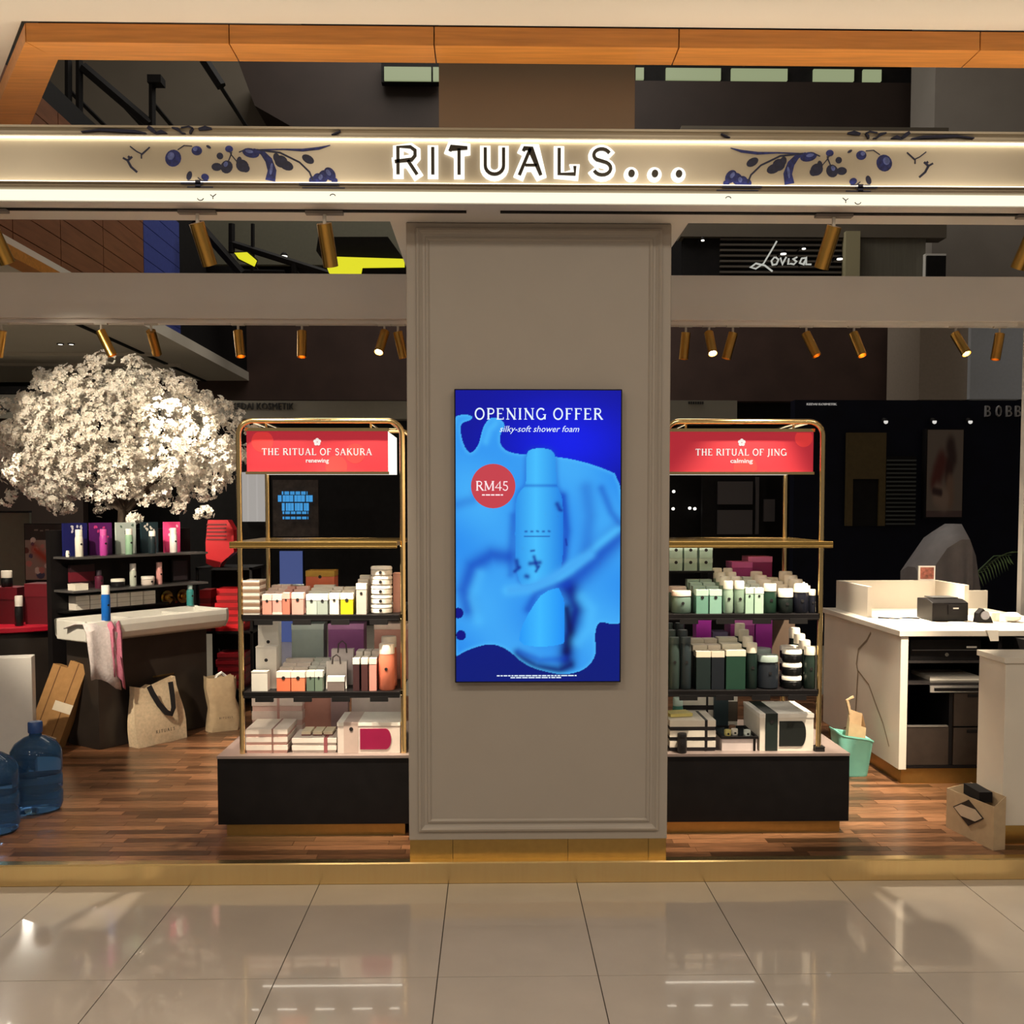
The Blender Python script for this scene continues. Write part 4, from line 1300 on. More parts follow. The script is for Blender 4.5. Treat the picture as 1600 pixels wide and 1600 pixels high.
bs.box(.72, .74, -.08, .27, .78, .885)
bs.box(.30, .32, -.08, .27, .78, .885)
ba = bs.build('basin', M_PORC, ws_)
bv = ba.modifiers.new('soft', 'BEVEL')
bv.width = .012
bv.segments = 2
bv.limit_method = 'ANGLE'
for cx in (.22, .9):
    MB().cyl((cx, .1, .822), (cx, .1, .817), .022, n=14).build('drain', M_GOLD, ba)
# back panel with shelves
bp_ = empty('shelf_panel', sloc(.58, .5, .1), 'black back panel with two product shelves behind the trough basin', 'shelf unit', rz=SA, local=True)
MB().box(-.6, .60, -.005, .05, 0, 1.5).build('back_panel', M_BLACK, bp_)
for z in (1.315, 1.08):
    MB().box(-.58, .58, -.24, -.006, z - .015, z).build('shelf', mat('grey_edged_shelf', (.08, .075, .075), .3), bp_)
# folded towels ledge
MB().box(-.56, .32, -.10, -.006, .915, .93).build('ledge', M_BLACK, bp_)
for k in range(6):
    x = 0.137 + .02 + k * .112
    o = MB().box(-.052, .052, -.045, .045, 0, .1).mesh('folded_towel', M_CREAMW)
    t = put('folded_towel', o, sloc(x, .44, 1.031), None, SA)
    tag(t, 'folded white hand towel, %s from the red table end of the ledge' % ('first', 'second', 'third', 'fourth', 'fifth', 'sixth')[k], 'towel', 'white hand towels on the ledge')
    f_ = MB().box(-.053, .053, -.046, -.044, .03, .034).box(-.053, .053, -.046, -.044, .064, .068).mesh('fold', pcol((190, 180, 168)))
    put('fold_line', f_, (0, 0, 0), t)
# brass wall taps
for q, px_ in enumerate((0.933, 1.084)):
    e = empty('brass_tap', sloc(px_, .49, 1.06), 'round brass wall tap %s over the basin' % ('nearer the folded towels' if q == 0 else 'nearer the teal bottle'), 'tap', 'brass wall taps', rz=SA, local=True)
    MB().cyl((0, 0, 0), (0, -.02, 0), .055, n=20).build('rosette', M_GOLD, e, smooth=True)
    MB().tube([(0, -.02, 0), (0, -.1, .0), (0, -.13, -.03)], .012, 10).build('spout', M_GOLD, e, smooth=True)
    MB().cyl((0, -.03, 0), (0, -.05, 0), .03, n=16).build('valve', M_GOLDD, e, smooth=True)
# towel over the basin end
tw = MB()
pts = [(-.10, .95, .12), (-.10, .985, .0), (-.11, .99, -.1), (-.125, .93, -.15), (-.13, .82, -.165), (-.125, .72, -.17), (-.12, .62, -.172)]
for off, x0, x1, mi in ((0, -.17, .06, 0), (.006, .0, .09, 1)):
    cols = 7
    vs_ = []
    for i in range(cols):
        u = i / (cols - 1)
        x = x0 + (x1 - x0) * u
        for j, (_, z, y) in enumerate(pts):
            wav = .012 * math.sin(u * 9 + j)
            vs_.append((x + .01 * math.sin(j * 1.3), y + wav - off, z - (.08 * u if j > 3 else 0) + (.0 if j < 3 else .02 * math.sin(u * 5))))
    fs = []
    for i in range(cols - 1):
        for j in range(len(pts) - 1):
            a = i * len(pts) + j
            fs.append((a, a + 1, a + len(pts) + 1, a + len(pts)))
    tw.add([(v[0], v[1], v[2] + .0) for v in vs_], fs, mi)
two = tw.build('hand_towel', [mat('white_towel', (.62, .56, .56), .9, noise=.12, nscale=60, bump=.3), mat('pink_towel', (.5, .16, .24), .9, noise=.12, nscale=60, bump=.3)], None, smooth=True)
two.location = sloc(0, 0, .0)
two.rotation_euler = (0, 0, SA)
so = two.modifiers.new('thickness', 'SOLIDIFY')
so.thickness = .008
tag(two, 'white towel with pink lining hung over the basin end', 'towel')
# bottles at the basin
bottle(.03, .24, (20, 100, 190), (236, 236, 232), .26, .9)(sloc(0.012, -.09, .9965), SA, 'blue foam bottle with white cap on the basin rim', 'bottle', None)
bottle(.028, .16, (60, 140, 140), (190, 214, 214), .2, .7)(sloc(1.009, .29, 1.0), SA, 'teal pump bottle at the far basin end', 'bottle', None)

# shelf goods on the panel
zt = 1.4155
CARDS = [(119, .19, (24, 28, 92), 'navy', (228, 226, 214)), (159, .18, (84, 26, 96), 'purple', (190, 70, 160)), (198, .17, (178, 190, 186), 'pale grey', (150, 190, 160)),
         (235, .15, (26, 46, 54), 'dark teal', (30, 44, 50)), (270, .15, (222, 70, 130), 'bright pink', (232, 226, 224))]
cx_ = [0.15, 0.356, 0.566, 0.774, 0.98]
bx_ = [0.115, 0.309, 0.522, 0.723, 0.915]
for i, (px_, w, c, nm, bc) in enumerate(CARDS):
    x = cx_[i]
    cd = tag(put('display_card', MB().box(-w / 2, w / 2, -.004, .012, 0, .235).mesh('display_card', pcol(c)), sloc(x, .46, zt), None, SA), '%s display card standing on the upper basin shelf' % nm, 'card', 'display cards on the upper basin shelf')
    rr = random.Random(i)
    pm = pcol(((200, 200, 210), (200, 60, 130), (90, 110, 100), (210, 205, 200), (250, 190, 210))[i])
    for k in range(7):
        put('petal_print', MB().disc(rr.uniform(-.3, .35) * w, .235 * rr.uniform(.55, .93), .012, .008, -.0056 - k * .00005, -.0045, 8, rot=rr.uniform(0, 3)).mesh('petal_print', pm), (0, 0, 0), cd)
    bottle(.028, .19 if i != 3 else .17, bc, (240, 236, 228) if i != 1 else (214, 90, 170), .24, .85)(sloc(bx_[i], .36, zt), SA, '%s bottle standing before the %s card' % (('white', 'magenta', 'sage', 'black', 'white')[i], nm), 'bottle', None)
bottle(.014, .045, (240, 236, 228), (240, 236, 228), .3, .8)(sloc(0.013, .34, zt), SA, 'tiny white bottle at the end of the upper basin shelf', 'bottle', None)
zt = 1.1805
carton(.10, .045, .09, (240, 234, 220), dot=False)(sloc(0.087, .34, zt), SA, 'small white box at the end of the lower basin shelf', 'box', None)
carton(.19, .17, .03, (44, 24, 30), band=(.3, .7, (110, 30, 44)), dot=False)(sloc(0.189, .45, zt), SA, 'dark floral box at the back of the lower basin shelf', 'box', None)
bottle(.03, .13, (86, 30, 52), (60, 50, 60), .3, .6)(sloc(0.267, .36, zt), SA, 'dark plum bottle on the lower basin shelf', 'bottle', None)
jar(.05, .06, (30, 28, 30), (240, 236, 226))(sloc(0.42, .36, zt), SA, 'black cream jar with white lid on lower basin shelf', 'jar', None)
bottle(.025, .165, (196, 204, 192), (244, 240, 232), .3, .9)(sloc(0.55, .36, zt), SA, 'pale sage bottle with white cap on lower basin shelf', 'bottle', None)
jar(.05, .065, (226, 214, 206), (240, 232, 224))(sloc(0.678, .36, zt), SA, 'all-white cream jar on the lower basin shelf', 'jar', None)
bottle(.024, .165, (222, 160, 156), (236, 190, 184), .25, .9)(sloc(0.781, .36, zt), SA, 'rose pink bottle on the lower basin shelf', 'bottle', None)
pf = tag(put('framed_print', MB().box(-.08, .08, -.006, .006, 0, .18).mesh('frame', M_BLACK), sloc(1.016, .42, zt), None, SA), 'black tilted frame at the tap end of the lower basin shelf', 'frame')
put('frame_picture', MB().box(-.066, .066, -.008, -.0065, .014, .166).mesh('frame_picture', mat('dark_print', (.04, .03, .035), .2)), (0, 0, 0), pf)

# ------------------------------------------------------------------ blossom tree
TC = Vector((-2.93, 8.05, 2.25))
tree = empty('blossom_tree', (TC.x + .02, TC.y + .15, .1), 'artificial cherry tree with a wide crown of white blossoms', 'tree')
base = Vector((TC.x + .02, TC.y + .15, .1))
M_BARK = mat('grey_brown_bark', (.10, .075, .055), .85, noise=.3, nscale=20, bump=.5)
MB().lathe([(.19, 0), (.2, .02), (.22, .34), (.2, .36), (.17, .35), (.17, .30), (.02, .30)], 20, tuple(base)).build('pot', M_BLACK, tree, smooth=True)
MB().tube([base + Vector((0, 0, .3)), base + Vector((.03, .0, .8)), base + Vector((-.02, -.03, 1.3)), base + Vector((.02, -.08, 1.7))], [.06, .05, .045, .04], 10).build('trunk', M_BARK, tree, smooth=True)
rt = random.Random(11)
brm = MB()
ends = []
AX, AY, AZ = .96, .62, .62
start = base + Vector((.02, -.06, 1.62))
for k in range(20):
    th = 2 * math.pi * (k * .618)
    el = rt.uniform(-.32, 1.15)
    rr = rt.uniform(.75, .98)
    e = TC + Vector((AX * math.cos(th) * math.cos(el) * rr, AY * math.sin(th) * math.cos(el) * rr, AZ * math.sin(el) * rr - .04))
    mid = start.lerp(e, .5) + Vector((rt.uniform(-.08, .08), rt.uniform(-.08, .08), rt.uniform(.02, .14)))
    brm.tube([start, start.lerp(mid, .6), mid, e], [.02, .013, .009, .004], 5)
    ends += [e, mid.lerp(e, .6), mid.lerp(e, .8)]
tag(brm.build('branches', M_BARK, tree), kind='stuff')
bl = MB()


def flower(c, r_, nrm):
    nrm = nrm.normalized()
    a = nrm.orthogonal().normalized()
    b = nrm.cross(a)
    n0 = len(bl.v)
    bl.v.append(tuple(c))
    for k in range(5):
        t0 = 2 * math.pi * k / 5 + rt.uniform(-.1, .1)
        for dt, rr, up in ((-.5, .75, .35), (0, 1.05, .25), (.5, .75, .35)):
            bl.v.append(tuple(c + (a * math.cos(t0 + dt) + b * math.sin(t0 + dt)) * r_ * rr + nrm * r_ * up))
        i = n0 + 1 + k * 3
        bl.f.append((n0, i, i + 1, i + 2))
        bl.m.append(0 if rt.random() < .75 else 1)


clumps = []
for k in range(1200):
    th = rt.uniform(0, 2 * math.pi)
    s_ = rt.uniform(-.92, 1)
    cr = math.sqrt(max(0, 1 - s_ * s_))
    rr = rt.uniform(.35, 1.0) ** .55
    wob = 1 + .10 * math.sin(3 * th + 1) + .08 * math.sin(7 * th + s_ * 5)
    c = TC + Vector((AX * cr * math.cos(th) * rr * wob, AY * cr * math.sin(th) * rr * wob, AZ * s_ * rr * (1.0 if s_ > 0 else .95)))
    if s_ < -.7 and rt.random() < .3:
        continue
    clumps.append((c, (c - TC)))
for e in ends:
    clumps.append((e, e - TC))
# outlying sprigs
for dx, dz in ((-.48, .50), (.0, .64), (.2, .66), (.55, .44), (-.85, .27), (.80, .3), (-.93, .05), (.9, .0), (-.9, -.32), (.72, -.52), (.2, -.55), (-.45, -.45), (.88, -.2), (-.1, .6), (-.75, -.4)):
    c = TC + Vector((dx, -.15, dz))
    for q in range(3):
        clumps.append((c + Vector((rt.uniform(-.04, .04), rt.uniform(-.04, .04), rt.uniform(-.04, .04))), Vector((dx, -.5, dz))))
for c, nrm in clumps:
    for q in range(rt.randint(9, 13)):
        o_ = Vector((rt.gauss(0, 1), rt.gauss(0, 1), rt.gauss(0, 1))).normalized()
        flower(c + o_ * rt.uniform(.015, .05), rt.uniform(.018, .028), o_ + nrm.normalized() * .4 + Vector((0, -.3, .1)))
tag(bl.build('blossoms', [mat('cream_petal', (.88, .84, .77), .7, noise=.1, nscale=30), mat('blush_petal', (.84, .76, .67), .7, noise=.1, nscale=30)], tree), kind='stuff')

# ------------------------------------------------------------------ red boxes rack behind the basin
RX, RY = -2.02, 8.42
rk = empty('storage_rack', (RX - .15, RY + .2, .1), 'low black storage rack holding red gift boxes behind the basin', 'rack')
for z in (.30, .765, 1.28):
    MB().box(-2.38, -1.93, 8.27, 8.75, z - .02, z).build('shelf', M_BLACK, rk)
for x in (-2.38, -1.95):
    for y in (8.27, 8.73):
        MB().box(x, x + .02, y, y + .02, .1, 1.28).build('post', M_BLACK, rk)
MB().box(-2.36, -1.96, 8.742, 8.752, .1, 1.28).build('back_sheet', M_BLACKM, rk)
for n_i, (zb, nn, c) in enumerate(((.766, 6, (206, 22, 34)), (.301, 5, (120, 10, 24)))):
    for k in range(nn):
        gift(.225, .056, .22, c, tuple(int(v * .75) for v in c))((-2.11 + .006 * ((k * 7) % 3 - 1), 8.385, zb + k * .0575), .04 * ((k * 5) % 3 - 1),
             '%s flat gift box, %s from the bottom of the rack\'s %s stack' % (('bright red', 'dark red')[n_i], ('first', 'second', 'third', 'fourth', 'fifth', 'sixth')[k], ('upper', 'lower')[n_i]), 'gift box', ('bright red boxes', 'dark red boxes')[n_i])
for k in range(3):
    gift(.09, .11, .2, (170, 18, 30), (120, 10, 22))((-2.31, 8.385, .766 + k * .1115), 0, 'small square red box, %s in the column beside the bright red stack' % ('bottom', 'middle', 'top')[k], 'gift box', 'small red boxes')
ro = empty('faceted_gift_case', (-2.18, 8.4, 1.281), 'red faceted gift case on top of the storage rack', 'gift case')
pr_ = [(0.0, .03), (.06, -.0), (.11, .0), (.13, .04), (.225, .12), (.225, .30), (.18, .38), (.02, .38), (0, .2)]
MB().prism([(-2.31 + a, 1.282 + b) for a, b in pr_], 8.32, 8.46).build('shell', mat('red_lacquer', S(200, 22, 36), .35), ro)
for k in range(5):
    MB().box(-2.30, -2.14, 8.312, 8.3195, 1.50 + k * .03, 1.512 + k * .03).build('rib', mat('dark_red_lacquer', S(110, 8, 20), .4), ro)

# ------------------------------------------------------------------ red round table with boxes, left edge
rtb = empty('round_table', (-3.72, 7.98, .1), 'round dark table with a red top at the left picture edge', 'table')
MB().lathe([(.52, 0), (.55, .02), (.55, .74), (.6, .75)], 40, (-3.72, 7.98, .1)).build('drum', M_STAND, rtb, smooth=True)
MB().lathe([(.6, .751), (.615, .76), (.615, .79), (.6, .80)], 40, (-3.72, 7.98, .1)).build('table_top', mat('red_top', S(170, 20, 44), .35, noise=.04), rtb, smooth=True)
for q, (x0, x1, yy, h, dsc) in enumerate(((-3.44, -3.16, 7.6, .30, 'large burgundy gift box on the red table beside the basin'), (-3.724, -3.51, 7.62, .27, 'burgundy gift box cut by the left picture edge on the red table'))):
    w = x1 - x0
    b_ = tag(put('burgundy_box', MB().box(-w / 2, w / 2, 0, .2, 0, h * .7).mesh('burgundy_box', pcol((92, 10, 24))), ((x0 + x1) / 2, yy, .9005)), dsc, 'box')
    put('lid', MB().box(-w / 2 - .003, w / 2 + .003, -.003, .203, h * .68, h).mesh('lid', pcol((104, 12, 28))), (0, 0, 0), b_)
bottle(.03, .22, (26, 24, 26), (236, 230, 222), .35, .9)((-3.441, 7.5, .9005), 0, 'black bottle with white cap between the burgundy boxes', 'bottle', None)
bottle(.04, .12, (20, 20, 22), (238, 232, 222), .45, .95)((-3.627, 7.72, 1.171), 0, 'stubby black brush pot on the burgundy box', 'pot', None)
# standing panels behind
pn = tag(MB().box(-4.398, -3.887, 8.7, 8.74, .1, 1.72).build('partition_panel', mat('olive_grey_panel', (.14, .135, .10), .6, noise=.05), org=(0, 0, 0)), 'olive grey standing panel behind the red table', 'panel')
MB().box(-4.398, -3.887, 8.69, 8.75, 1.72, 1.735).build('panel_cap', M_BLACK, pn)


def flower_poster(u, v):
    rr = np.random.RandomState(3)
    out = np.ones(u.shape + (3,)) * lin((150, 130, 120))
    out[v < .28] = lin((44, 30, 26))
    for k in range(26):
        cx, cy, r_ = rr.rand(), .25 + rr.rand() * .7, .04 + .07 * rr.rand()
        c = [lin((214, 198, 190)), lin((186, 120, 112)), lin((60, 66, 96)), lin((96, 44, 36))][rr.randint(4)]
        m = np.hypot((u - cx), (v - cy) * 1.4) < r_
        out[m] = c
    k = np.exp(-(seg_dist(u, v, [(.25, .45), (.5, .6), (.85, .72), (.95, .95)]) / .1) ** 2)[..., None]
    out = out * (1 - k) + lin((168, 60, 36)) * k
    for i in range(4):
        m = (np.abs(v - .1 - .02 * (i % 2)) < .012) & (np.abs(u - .3 - .14 * i) < .05)
        out[m] = lin((130, 112, 100))
    return out


po = empty('floral_poster', (-3.755, 8.66, .1), 'standing poster of red and white flowers behind the red table', 'poster')
MB().box(-3.915, -3.585, 8.66, 8.68, .1, 1.629).build('poster_board', M_BLACKM, po)
picture('poster_print', po, -3.909, -3.591, 1.157, 1.623, 8.658, 60, 84, flower_poster, 0)

# ------------------------------------------------------------------ cardboard boxes, plinth, water bottles, bags
M_CARD = mat('corrugated_card', (.36, .19, .065), .75, noise=.08, nscale=30)
M_TAPE = mat('paper_label', (.68, .60, .47), .5, noise=.05)
for q, (cx, yy, w, d, h, roll, dsc) in enumerate(((-3.078, 7.02, .105, .30, .58, 18, 'tall narrow cardboard carton leaning nearest the white plinth'), (-2.945, 6.99, .125, .28, .60, 18, 'tall cardboard carton with paper label leaning on the round table'))):
    e = empty('cardboard_carton', (cx - .09, yy, .1), dsc, 'carton', 'leaning cardboard cartons')
    rot = Matrix.Translation((cx - .09, yy, .1)) @ Matrix.Rotation(R(roll), 4, 'Y') @ Matrix.Rotation(R(-10), 4, 'X')
    lift = w / 2 * math.sin(R(roll)) + .002
    mk = lambda m_: [setattr(m_, 'v', [tuple(rot @ Vector((a, b, c)) + Vector((0, 0, lift))) for a, b, c in m_.v]), m_][1]
    mk(MB().box(-w / 2, w / 2, -.0, d * .5, 0, h)).build('body', M_CARD, e)
    if q:
        mk(MB().box(-w / 2 - .001, w / 2 + .001, -.0015, -.0005, h * .42, h * .53)).build('paper_label', M_TAPE, e)
    mk(MB().box(-.003, .003, -.0014, -.0004, 0, h)).build('seam', mat('card_seam', (.14, .06, .02), .8), e)
    mk(MB().box(-w / 2 + .01, w / 2 - .03, -.0016, -.0006, h * .05, h * .13)).build('sticker', M_TAPE, e)
    mk(MB().box(-w / 2, w / 2, -.0, d * .5, h, h + .004)).build('flap', M_CARD, e)
pt = empty('display_plinth', (-3.25, 6.45, .1), 'white display plinth at the left picture edge behind the water bottles', 'plinth', rz=R(14), local=True)
MB().box(-.4, .345, -.06, .06, .04, .72).build('plinth_body', M_WHITE, pt, bevel=.004)
MB().box(-.38, .325, -.05, .05, 0, .04).build('plinth_base', M_BLACK, pt)
M_PET = mat('blue_water_bottle', (.10, .28, .60), .06, trans=.85, ior=1.25, spec=.6)
M_PETC = mat('blue_bottle_cap', (.03, .08, .26), .35)
for q, (x, y, dsc) in enumerate(((-2.497, 5.60, 'large blue water bottle standing nearer the cardboard cartons'), (-2.56, 5.22, 'large blue water bottle cut by the left picture edge'))):
    e = empty('water_bottle', (x, y, .1), dsc, 'water bottle', 'blue water cooler bottles')
    prof = [(.02, .012), (.10, .004), (.125, .012), (.134, .04), (.134, .10), (.128, .115), (.134, .13), (.134, .19), (.127, .205), (.134, .22), (.134, .30), (.13, .335), (.105, .375), (.06, .405), (.034, .415), (.03, .43), (.03, .47)]
    MB().lathe(prof, 36, (x, y, .1)).build('bottle_body', M_PET, e, smooth=True)
    MB().lathe([(.036, .43), (.038, .435), (.038, .485), (.034, .49), (.0005, .49)], 20, (x, y, .1)).build('bottle_cap', M_PETC, e, smooth=True)

# canvas tote leaning on the stand (stand axes)
M_CANVAS = mat('cream_canvas', (.66, .52, .35), .85, noise=.12, nscale=50, bump=.25)
tb = empty('tote_bag', sloc(.385, -.11, .1), 'cream canvas tote bag with black straps leaning on the wash stand', 'bag', rz=SA, local=True)
m_ = MB()
n_u, n_v = 9, 8
for side in (0, 1):
    vs_ = []
    for j in range(n_v):
        v = j / (n_v - 1)
        for i in range(n_u):
            u = i / (n_u - 1)
            wdt = .205 - .02 * v + .012 * math.sin(v * 5)
            z = v * (.40 + .045 * abs(u - .5) * 2 - .03 * (u < .3))
            yy = (-.075 + .085 * v) if side == 0 else (.03 + .03 * v)
            if side == 0:
                yy -= .022 * math.sin(math.pi * u) * math.sin(math.pi * min(1, v * 1.2)) + .006 * math.sin(u * 11 + v * 7)
            vs_.append(((u - .5) * 2 * wdt, yy, z))
    fs = [(j * n_u + i, j * n_u + i + 1, (j + 1) * n_u + i + 1, (j + 1) * n_u + i) for j in range(n_v - 1) for i in range(n_u - 1)]
    if side:
        fs = [tuple(reversed(f)) for f in fs]
    m_.add(vs_, fs)
nn = n_u * n_v
for j in range(n_v - 1):
    a, b = j * n_u, (j + 1) * n_u
    m_.f.append((a, b, nn + b, nn + a))
    m_.f.append((a + n_u - 1, nn + a + n_u - 1, nn + b + n_u - 1, b + n_u - 1))
    m_.m += [0, 0]
for i in range(n_u - 1):
    m_.f.append((i + 1, i, nn + i, nn + i + 1))
    m_.m += [0]
m_.build('bag_body', M_CANVAS, tb, smooth=True)
sp = MB()
yv = lambda z: -.112 + .085 * z / .42


def strap(pts, w, dy):
    vs_, fs = [], []
    for i, (x, z) in enumerate(pts):
        a = Vector(pts[max(i - 1, 0)])
        b = Vector(pts[min(i + 1, len(pts) - 1)])
        d_ = (b - a).normalized()
        nx_, nz_ = -d_.y * w / 2, d_.x * w / 2
        for s_ in (1, -1):
            vs_.append((x + s_ * nx_, yv(z) - dy, z + s_ * nz_))
    for i in range(len(pts) - 1):
        fs.append((2 * i, 2 * i + 1, 2 * i + 3, 2 * i + 2))
    sp.add(vs_, fs)


strap([(-.09, .415), (-.07, .36), (-.03, .28), (.02, .215), (.06, .20), (.085, .24), (.09, .32), (.09, .42)], .04, .018)
so_ = sp.build('strap', mat('black_webbing', (.012, .010, .012), .8), tb)
so_.modifiers.new('thickness', 'SOLIDIFY').thickness = .004
tl = MB()
serif(tl, 'RITUALS', 0, .085, .022, -.104, -.1025, track=.35)
tl.build('lettering', M_DOT, tb)
# brown paper bag
pb = empty('paper_bag', (-2.02, 7.642, .1), 'crumpled brown paper bag on the floor beside the rack', 'bag', rz=R(28), local=True)
m_ = MB()
ring = 14
lev = [(0, .115, .075), (.08, .12, .08), (.16, .11, .075), (.24, .105, .07), (.32, .11, .065), (.385, .115, .05)]
rb = random.Random(4)
vs_ = []
for j, (z, a, b) in enumerate(lev):
    for i in range(ring):
        t = 2 * math.pi * i / ring
        ca, sa = math.cos(t), math.sin(t)
        sq = lambda c_: math.copysign(abs(c_) ** .45, c_)
        vs_.append((a * sq(ca) + rb.uniform(-.006, .006) + .012 * math.sin(z * 14), b * sq(sa) + rb.uniform(-.006, .006), z + (rb.uniform(-.012, .03) if j == len(lev) - 1 else 0)))
fs = [(j * ring + i, j * ring + (i + 1) % ring, (j + 1) * ring + (i + 1) % ring, (j + 1) * ring + i) for j in range(len(lev) - 1) for i in range(ring)]
fs.append(tuple(reversed(range(ring))))
m_.add(vs_, fs)
m_.build('bag_body', mat('kraft_paper', (.46, .35, .22), .8, noise=.1, nscale=20, bump=.3), pb, smooth=True)
tl = MB()
serif(tl, 'RITUALS', .01, .10, .014, -.0985, -.097, track=.3)
tl.build('lettering', M_DOT, pb)
MB().tube([(-.05, 0, .36), (-.03, .01, .41), (.0, .0, .43), (.03, .01, .40), (.05, .0, .37)], .012, 6).build('tissue', M_WHITE, pb)

# ------------------------------------------------------------------ white marble cash counter
M_MARB = mat('white_marble', (.72, .66, .57), .3, noise=.04, nscale=4)
M_VEIN = mat('brown_vein', (.26, .19, .12), .5)
CX0 = 2.43
ct = empty('cash_counter', (3.0, 6.7, .1), 'white marble cash counter with open black shelving', 'counter')
sp_ = MB().box(CX0, CX0 + .045, 6.0, 7.4, .195, .995).build('side_panel', M_MARB, ct, bevel=.002)
tp_ = MB().box(CX0 - .015, 3.60, 5.985, 7.42, .997, 1.03).build('worktop', M_MARB, ct, bevel=.002)
MB().box(CX0 + .03, 3.55, 6.04, 7.36, .1, .193).build('skirting', M_GOLDD, ct)
ca = MB().box(CX0 + .047, 3.55, 6.62, 6.66, .195, .995).build('carcass', M_BLACK, ct)
ins = MB().box(CX0 + .047, 3.55, 6.02, 6.62, .197, .212)
ins.build('carcass_floor', M_BLACK, ct)
for z in (.84, .71):
    MB().box(CX0 + .047, 3.02, 6.05, 6.62, z - .012, z).build('shelf', mat('dark_shelf', (.03, .026, .026), .3), ct)
MB().box(2.745, 2.765, 6.04, 6.62, .213, .69).build('divider', M_BLACK, ct)
MB().box(3.022, 3.045, 6.02, 6.62, .213, .99).build('divider', M_BLACK, ct)
M_DRAW = mat('dark_brown_front', (.035, .025, .02), .4, noise=.15)
dd = MB().box(2.485, 2.74, 6.03, 6.05, .215, .445).build('cupboard_door', M_DRAW, ct)
MB().box(2.49, 2.735, 6.026, 6.05, .447, .455).build('door_edge', mat('steel_edge', (.4, .38, .36), .3, .8), dd)
for z0_, z1_ in ((.215, .44), (.45, .655)):
    dr = MB().box(2.77, 3.018, 6.03, 6.05, z0_, z1_).build('drawer', M_DRAW, ct)
    MB().box(2.85, 2.94, 6.026, 6.031, z1_ - .03, z1_ - .012).build('finger_slot', M_BLACKM, dr)
# veins on the side panel
vn = MB()
vy = lambda px_, z: 0


def vein(pts, w):
    vs_, fs = [], []
    for i, (y, z) in enumerate(pts):
        a = Vector(pts[max(i - 1, 0)])
        b = Vector(pts[min(i + 1, len(pts) - 1)])
        d_ = (b - a).normalized()
        for s_ in (1, -1):
            vs_.append((CX0 - .001, y - s_ * d_.y * w / 2, z + s_ * d_.x * w / 2))
    for i in range(len(pts) - 1):
        fs.append((2 * i, 2 * i + 1, 2 * i + 3, 2 * i + 2))
    vn.add(vs_, fs)


vein([(6.48, .96), (6.55, .90), (6.70, .82), (6.73, .72), (6.70, .67), (6.72, .5), (6.73, .4), (6.70, .36)], .018)
vein([(6.70, .68), (6.5, .62), (6.38, .52), (6.25, .42), (6.15, .30)], .012)
vein([(6.70, .36), (6.78, .30), (6.95, .24)], .01)
vn.build('marble_vein', M_VEIN, sp_)
# raised screen on the worktop
sc = empty('counter_screen', (2.9, 7.1, 1.0305), 'white U-shaped upstand screen on the cash counter', 'screen panel')
MB().box(2.50, 2.53, 6.74, 7.33, 1.0305, 1.235).build('screen_side', M_MARB, sc)
MB().box(2.50, 3.24, 7.332, 7.36, 1.0305, 1.235).build('screen_back', M_MARB, sc)
MB().box(3.21, 3.24, 6.87, 7.33, 1.0305, 1.235).build('screen_side', M_MARB, sc)
bk = MB().box(3.245, 3.6, 7.34, 7.37, 1.0305, 1.16)
bk.build('screen_low', M_MARB, sc)
fr = empty('framed_card', (3.151, 7.345, 1.2355), 'small framed card standing on the counter upstand', 'frame')
MB().box(3.09, 3.211, 7.336, 7.352, 1.2355, 1.34).build('frame_border', M_WHITE, fr)
MB().box(3.102, 3.2, 7.333, 7.3355, 1.245, 1.33).build('frame_print', mat('red_brown_print', (.22, .07, .05), .4, noise=.6, nscale=40), fr)
# printer
pq = empty('receipt_printer', (2.9, 6.55, 1.0305), 'black receipt printer on the cash counter', 'printer')
x0_, x1_ = 2.823, 3.055
MB().xprism([(6.48, 1.034), (6.72, 1.034), (6.72, 1.165), (6.56, 1.17), (6.48, 1.15)], x0_, x1_).build('printer_body', M_BLACK, pq, bevel=.004)
MB().box(x0_ + .1, x1_ - .01, 6.472, 6.479, 1.075, 1.14).build('printer_mouth', M_BLACKM, pq)
MB().box(x0_ + .13, x0_ + .165, 6.469, 6.4715, 1.112, 1.12).build('printer_badge', M_WHITE, pq)
MB().box(x0_ + .04, x1_ - .03, 6.56, 6.70, 1.172, 1.178).build('printer_lid', mat('dark_grey_plastic', (.05, .05, .05), .4), pq)
for x in (x0_ + .015, x1_ - .03):
    MB().box(x, x + .015, 6.5, 6.7, 1.0305, 1.034).build('foot', M_BLACKM, pq)


def paper(name, pts, z, c, label, th=.003):
    o = MB().zprism(pts, z, z + th).build(name, c, org=(0, 0, z))
    o.location = (0, 0, z)
    return tag(o, label, 'paper')


